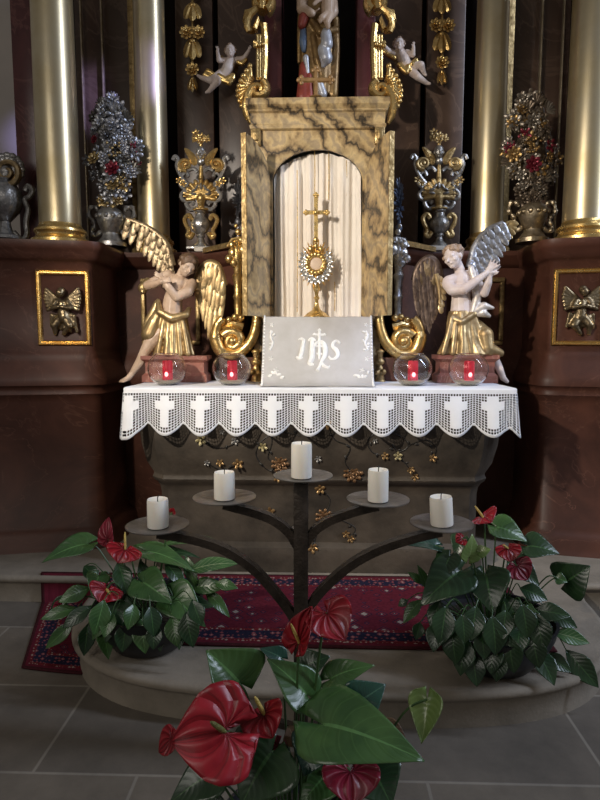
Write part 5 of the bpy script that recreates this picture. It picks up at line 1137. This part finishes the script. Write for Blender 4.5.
HEART = [(0, .22), (.04, .58), (.12, .90), (.24, 1), (.40, .90), (.60, .63), (.80, .33), (.93, .12), (1, 0.01)]
LANCE = [(0, .06), (.12, .42), (.30, .88), (.45, 1), (.62, .86), (.80, .52), (.93, .2), (1, .01)]
SPATHE = [(0, .30), (.04, .66), (.12, .93), (.25, 1), (.45, .97), (.62, .82), (.80, .50), (.93, .2), (1, .02)]
def blade(name, m, root, B, T, W, n, prof, bend=.12, cup=.15, notch=.16, wavy=.02):
    B = V(B); T = V(T); d = T-B; Ln = d.length; d.normalize(); n = V(n); n = (n - d*n.dot(d)).normalized(); sd = d.cross(n)
    mb = MB(); ph = random.uniform(0, 6)
    def fn(u, v):
        q = u*2-1; f = interp(v, prof)
        y = v + notch*(1-v)**3*max(0, 1-1.7*abs(q)) - notch*.45*(1-v)**4*(1-abs(abs(q)-.6)/.6)
        z = bend*Ln*(4*v*(1-v)*.6 - .0*v) - bend*Ln*.4*v*v + cup*W*(abs(q)**1.5)*f + wavy*Ln*math.sin(7*v+ph)*q*f
        return B + d*(y*Ln) + sd*(q*f*W) + n*z
    mb.grid(fn, 14, 18)
    o = mb.build(name, m, root, ang=180); so = o.modifiers.new('s', 'SOLIDIFY'); so.thickness = .0016; so.offset = -1
    return o, fn(.5, 0)
def stem(parent, a, b, r=.0032, sag=.0):
    mb = MB(); mb.tube(cr([a, a.lerp(b, .35) + V((0, .0, .03+sag)), a.lerp(b, .75) + V((0, 0, .05+sag)), b], 5), r, 6); mb.build('stem', STM, parent)
CAMV = V((0, 0, CAM_H))
def plant(label, Y, potc, pot_r, pot_h, leaves, flowers, mats):
    t = thing('potted_anthurium', label, 'potted plant', potc); c = V(potc)
    b = MB(); b.lathe(c, [(pot_r*.62, 0), (pot_r*.66, .005), (pot_r*.86, pot_h*.4), (pot_r*.98, pot_h*.8), (pot_r, pot_h), (pot_r*1.02, pot_h+.004), (pot_r*.97, pot_h+.004), (pot_r*.95, pot_h-.03)], 40); b.build('pot', POT, t)
    b = MB(); b.lathe(c, [(pot_r*.94, pot_h-.035), (pot_r*.5, pot_h-.02), (.001, pot_h-.018)], 28, cap=False); b.build('soil', SOIL, t)
    soil = c + V((0, 0, pot_h-.02))
    for L_ in leaves:
        kind, (x0, y0, d0), (x1, y1, d1), w_, mk = L_[:5]; ex = L_[5] if len(L_) > 5 else {}
        B, T = P(x0, y0, Y+d0), P(x1, y1, Y+d1); n = V(ex.get('n', (0, 0, 0)))
        if n.length == 0:
            n = (CAMV-B).normalized()*.9 + V((random.uniform(-.3, .3), 0, .35))
        W = w_*S(Y)*1.12*.5
        o, at = blade('leaf', mats[mk], t, B, T, W, n, HEART if kind == 'h' else LANCE, ex.get('bend', .12), ex.get('cup', .15), .18 if kind == 'h' else .02)
        if ex.get('stem', True): stem(o, soil + V(((B.x-c.x)*.3, (B.y-c.y)*.3, 0)), at, .0028 if kind == 'h' else .0022)
    for F_ in flowers:
        (x0, y0, d0), (x1, y1, d1), w_, mk = F_[:4]; ex = F_[4] if len(F_) > 4 else {}
        B, T = P(x0, y0, Y+d0), P(x1, y1, Y+d1); n = V(ex['n']) if 'n' in ex else (CAMV-B).normalized() + V((0, 0, .2))
        f_, at = blade('spathe', mk, t, B, T, w_*S(Y)*1.12*.5, n, SPATHE, ex.get('bend', .08), ex.get('cup', .22), ex.get('notch', .2), .015)
        sx = ex.get('spadix')
        if sx:
            e = P(sx[0], sx[1], Y+sx[2]); mb = MB(); r = sx[3]*S(Y); mb.tube([at, at.lerp(e, .3), at.lerp(e, .8), e], [r*.8, r, r*.85, r*.4], 10); mb.build('spadix', ex.get('sm', SPX), f_)
        stem(f_, soil + V(((B.x-c.x)*.3, (B.y-c.y)*.3, 0)), at, .0032)
    return t
MT = dict(g=LG, d=LD, b=LB, p=LP_, v=LV, w=LBR)
# left arrangement
c = P(150, 655, 2.24); c.z = .161
rnd = random.Random(4)
LL = [('h', (96, 541, .02), (41, 561, -.06), 27, 'g', dict(n=(0, -.5, .8))), ('h', (136, 548, .03), (196, 570, -.02), 24, 'g', dict(n=(.1, -.4, .9))), ('l', (160, 546, .1), (222, 540, .12), 15, 'g', dict(n=(0, -.3, .9))),
      ('h', (150, 552, .08), (200, 556, .08), 16, 'd', dict(n=(0, -.3, .9))), ('h', (137, 578, -.06), (172, 603, -.16), 34, 'g'), ('h', (166, 590, -.08), (205, 626, -.18), 36, 'g'), ('l', (188, 571, .02), (238, 562, .0), 18, 'v', dict(n=(0, -.5, .8))),
      ('l', (188, 588, .02), (228, 586, .0), 16, 'g'), ('l', (205, 590, .02), (230, 617, -.04), 12, 'g'), ('l', (215, 583, .0), (238, 588, -.02), 11, 'g'), ('l', (90, 588, -.02), (58, 602, -.08), 16, 'g'), ('l', (78, 608, -.03), (40, 619, -.08), 13, 'g'),
      ('l', (74, 622, -.05), (45, 649, -.10), 13, 'g'), ('l', (88, 624, -.08), (84, 656, -.14), 16, 'd'), ('h', (122, 596, -.1), (105, 643, -.2), 30, 'd'), ('l', (101, 625, -.1), (109, 659, -.18), 15, 'g'), ('l', (128, 616, -.12), (124, 640, -.17), 13, 'g'),
      ('l', (182, 614, -.1), (179, 650, -.18), 13, 'd'), ('l', (84, 566, 0), (99, 582, -.05), 13, 'd'), ('h', (100, 572, -.02), (92, 596, -.1), 22, 'g'), ('l', (150, 606, -.1), (140, 640, -.16), 15, 'd'), ('l', (92, 606, -.06), (62, 628, -.12), 15, 'd'),
      ('l', (110, 612, -.1), (92, 640, -.16), 14, 'g'), ('l', (165, 562, 0), (186, 590, -.06), 14, 'd'), ('l', (118, 562, 0), (128, 596, -.08), 18, 'd'), ('l', (70, 595, 0), (50, 612, -.03), 13, 'd'), ('l', (178, 602, -.02), (214, 606, -.06), 14, 'd'), ('l', (160, 620, -.1), (160, 652, -.17), 13, 'd'), ('l', (186, 556, .06), (196, 590, .0), 12, 'g'), ('l', (140, 560, .0), (152, 600, -.06), 14, 'd')] + [('l', (x_, y_, -.17-.02*(i_ % 2)), (x_ + dx_, y_ + 26 + (i_ % 3)*5, -.23), 15+(i_ % 3)*2, 'gd'[i_ % 2]) for i_, (x_, y_, dx_) in enumerate([(112, 612, -8), (126, 622, -4), (142, 618, 3), (156, 624, -3), (172, 616, 5), (186, 612, 7), (134, 604, -6), (150, 606, 4), (104, 600, -10), (192, 600, 10)])]
LF = [((108, 545, -.02), (108, 517, .02), 22, SDK, dict(n=(-.5, -.8, .2))), ((127, 546, -.05), (118, 563, -.10), 34, SR, dict(n=(.1, -.7, .6), spadix=(125, 532, -.05, 1.3), cup=.1)), ((108, 586, -.10), (100, 603, -.16), 31, SR, dict(n=(.3, -.9, .3), spadix=(110, 594, -.14, 1.4))),
      ((172, 513, .05), (174, 508, .04), 8, SR, dict(n=(0, -.9, .3))), ((64, 606, -.02), (52, 614, -.06), 15, SDK)]
plant('left potted anthurium in a dark bowl on the step below the leftmost candle', 2.24, c, .215, .165, LL, LF, MT)
# right arrangement: mostly the dark leaf, putting its shade into the colour
c = P(490, 670, 2.16); c.z = .161
RL = [('h', (441, 546, .05), (403, 543, .0), 24, 'b', dict(n=(0, -.4, .9))), ('h', (466, 566, -.03), (420, 605, -.12), 44, 'd'), ('h', (485, 568, -.05), (493, 614, -.16), 42, 'd'), ('h', (468, 562, -.1), (473, 534, -.08), 20, 'p', dict(n=(.3, -.9, .2))), ('h', (478, 553, -.1), (491, 549, -.11), 12, 'p'),
      ('h', (490, 524, .08), (528, 541, .02), 32, 'g', dict(n=(0, -.5, .8))), ('h', (522, 545, .05), (560, 553, .0), 32, 'd', dict(n=(0, -.5, .8))), ('h', (561, 585, .05), (590, 566, .0), 40, 'd', dict(n=(-.4, -.8, .3))), ('h', (556, 578, .0), (568, 582, -.02), 12, 'g'), ('l', (534, 610, -.05), (571, 616, -.1), 17, 'd'),
      ('l', (553, 632, -.06), (590, 643, -.1), 15, 'v'), ('l', (566, 650, -.04), (599, 688, -.12), 21, 'd'), ('l', (535, 648, -.1), (555, 685, -.2), 20, 'd'), ('l', (516, 634, -.1), (502, 664, -.18), 20, 'd'), ('l', (455, 620, -.1), (463, 649, -.16), 18, 'd'), ('l', (421, 600, -.02), (403, 623, -.06), 13, 'g'),
      ('l', (420, 622, -.02), (416, 640, -.05), 12, 'd'), ('l', (428, 590, .0), (418, 565, .0), 9, 'g'), ('l', (424, 584, .0), (408, 572, .0), 8, 'g'), ('l', (540, 620, -.08), (546, 645, -.14), 16, 'd'), ('l', (505, 596, -.06), (520, 625, -.12), 20, 'd'), ('l', (475, 610, -.08), (484, 640, -.14), 18, 'd'), ('l', (440, 600, -.04), (432, 632, -.1), 16, 'd'),
      ('l', (520, 588, 0), (548, 600, -.04), 18, 'd'), ('h', (510, 560, .0), (540, 585, -.06), 26, 'd'), ('h', (452, 552, 0), (440, 580, -.06), 24, 'd'), ('l', (500, 612, -.08), (505, 640, -.14), 16, 'g'), ('l', (524, 640, -.1), (530, 668, -.16), 16, 'd'), ('l', (548, 612, -.02), (578, 628, -.06), 16, 'd'), ('l', (470, 640, -.1), (470, 668, -.17), 15, 'd'),
      ('l', (488, 645, -.12), (484, 672, -.18), 14, 'd'), ('l', (544, 655, -.06), (572, 672, -.12), 16, 'd'), ('l', (528, 604, -.06), (533, 636, -.12), 18, 'g'), ('h', (464, 536, .06), (455, 556, .02), 22, 'd'), ('l', (445, 610, -.06), (450, 636, -.12), 15, 'd'), ('l', (408, 600, .02), (398, 606, .02), 8, 'd')] + [('l', (x_, y_, -.19-.02*(i_ % 2)), (x_ + dx_, y_ + 30 + (i_ % 3)*5, -.25), 17+(i_ % 3)*2, 'd') for i_, (x_, y_, dx_) in enumerate([(438, 622, -5), (452, 630, 4), (466, 636, -6), (480, 630, 5), (494, 640, -3), (508, 634, 6), (520, 626, -4), (532, 634, 7), (446, 606, -6), (462, 614, 3), (476, 606, -5), (492, 616, 4), (506, 610, -4), (522, 604, 6), (536, 612, 8), (500, 652, -4), (472, 652, 5)])]
RF = [((481, 516, -.02), (492, 522, -.06), 30, SR, dict(n=(0, -.6, .8), spadix=(475, 506, -.03, 1.3))), ((507, 545, -.06), (511, 562, -.1), 22, SR, dict(n=(-.2, -.9, .3), spadix=(503, 545, -.1, 1.3))), ((514, 562, -.06), (528, 580, -.10), 25, SDK), ((464, 538, .0), (456, 542, -.02), 14, SR)]
plant('dark right potted anthurium in a bowl on the step below the lowest right candle', 2.16, c, .235, .165, RL, RF, MT)
# front arrangement
c = P(292, 795, 1.28); c.z = 0
GL_ = [('h', (303, 718, -.04), (424, 758, -.16), 76, 'g', dict(n=(-.1, -.45, .9), bend=.1, cup=.08)), ('h', (314, 702, .02), (268, 658, .04), 44, 'g', dict(n=(.1, -.6, .8))), ('h', (246, 690, .04), (207, 650, .04), 66, 'g', dict(n=(.45, -.75, .5), cup=.4, bend=.1)), ('h', (322, 682, .06), (374, 664, .05), 32, 'g', dict(n=(0, -.5, .9))),
       ('h', (350, 708, .0), (386, 684, .03), 40, 'b', dict(n=(-.3, -.8, .4))), ('h', (286, 660, .06), (260, 648, .06), 20, 'b'), ('h', (300, 668, .08), (330, 656, .08), 30, 'd'), ('h', (428, 690, .02), (422, 744, -.04), 34, 'p', dict(n=(-.45, -.9, .1), cup=.45, bend=-.12)), ('h', (278, 742, -.06), (240, 806, -.12), 76, 'd', dict(n=(-.1, -.5, .9))),
       ('h', (225, 765, -.02), (168, 803, -.06), 44, 'd'), ('h', (370, 765, .0), (392, 806, -.06), 56, 'd'), ('h', (318, 735, -.02), (304, 776, -.08), 46, 'b'), ('h', (258, 728, -.0), (238, 742, -.03), 26, 'p'), ('l', (376, 722, .04), (406, 738, .0), 20, 'w'), ('h', (345, 690, .04), (335, 725, .0), 40, 'd'), ('h', (255, 760, -.03), (268, 806, -.08), 44, 'g'),
       ('l', (288, 726, .0), (300, 748, -.02), 22, 'w'), ('h', (330, 770, -.02), (300, 806, -.06), 40, 'g'), ('h', (215, 790, .0), (200, 815, -.02), 40, 'd')]
GF = [((249, 727, -.10), (171, 742, -.14), 80, SR, dict(n=(-.1, -.78, .55), spadix=(211, 722, -.155, 2.8), sm=SPG, cup=.10, bend=.12, notch=.32)), ((176, 735, -.08), (158, 752, -.08), 26, SR, dict(n=(-.8, -.5, .3))), ((262, 708, -.03), (272, 738, -.08), 44, SR, dict(n=(-.2, -.9, .4), spadix=(255, 697, -.06, 2.4), sm=SPX, cup=.35)),
      ((296, 652, .02), (312, 606, .04), 30, SR, dict(n=(-.6, -.8, .1), spadix=(291, 624, .0, 1.9), sm=SPX, cup=.6, bend=.02)), ((322, 606, .06), (345, 640, .0), 46, SR, dict(n=(.25, -.9, .25), cup=.3)), ((350, 762, -.06), (352, 806, -.12), 52, SDK, dict(n=(0, -.7, .7), cup=.35)), ((282, 740, -.02), (262, 770, -.04), 24, SDK)]
plant('front potted anthurium with the largest red flowers, at the bottom edge before the candelabra', 1.28, c, .18, .22, GL_, GF, MT)
for o in list(bpy.data.objects):
    if '_org' in o.keys(): del o['_org']
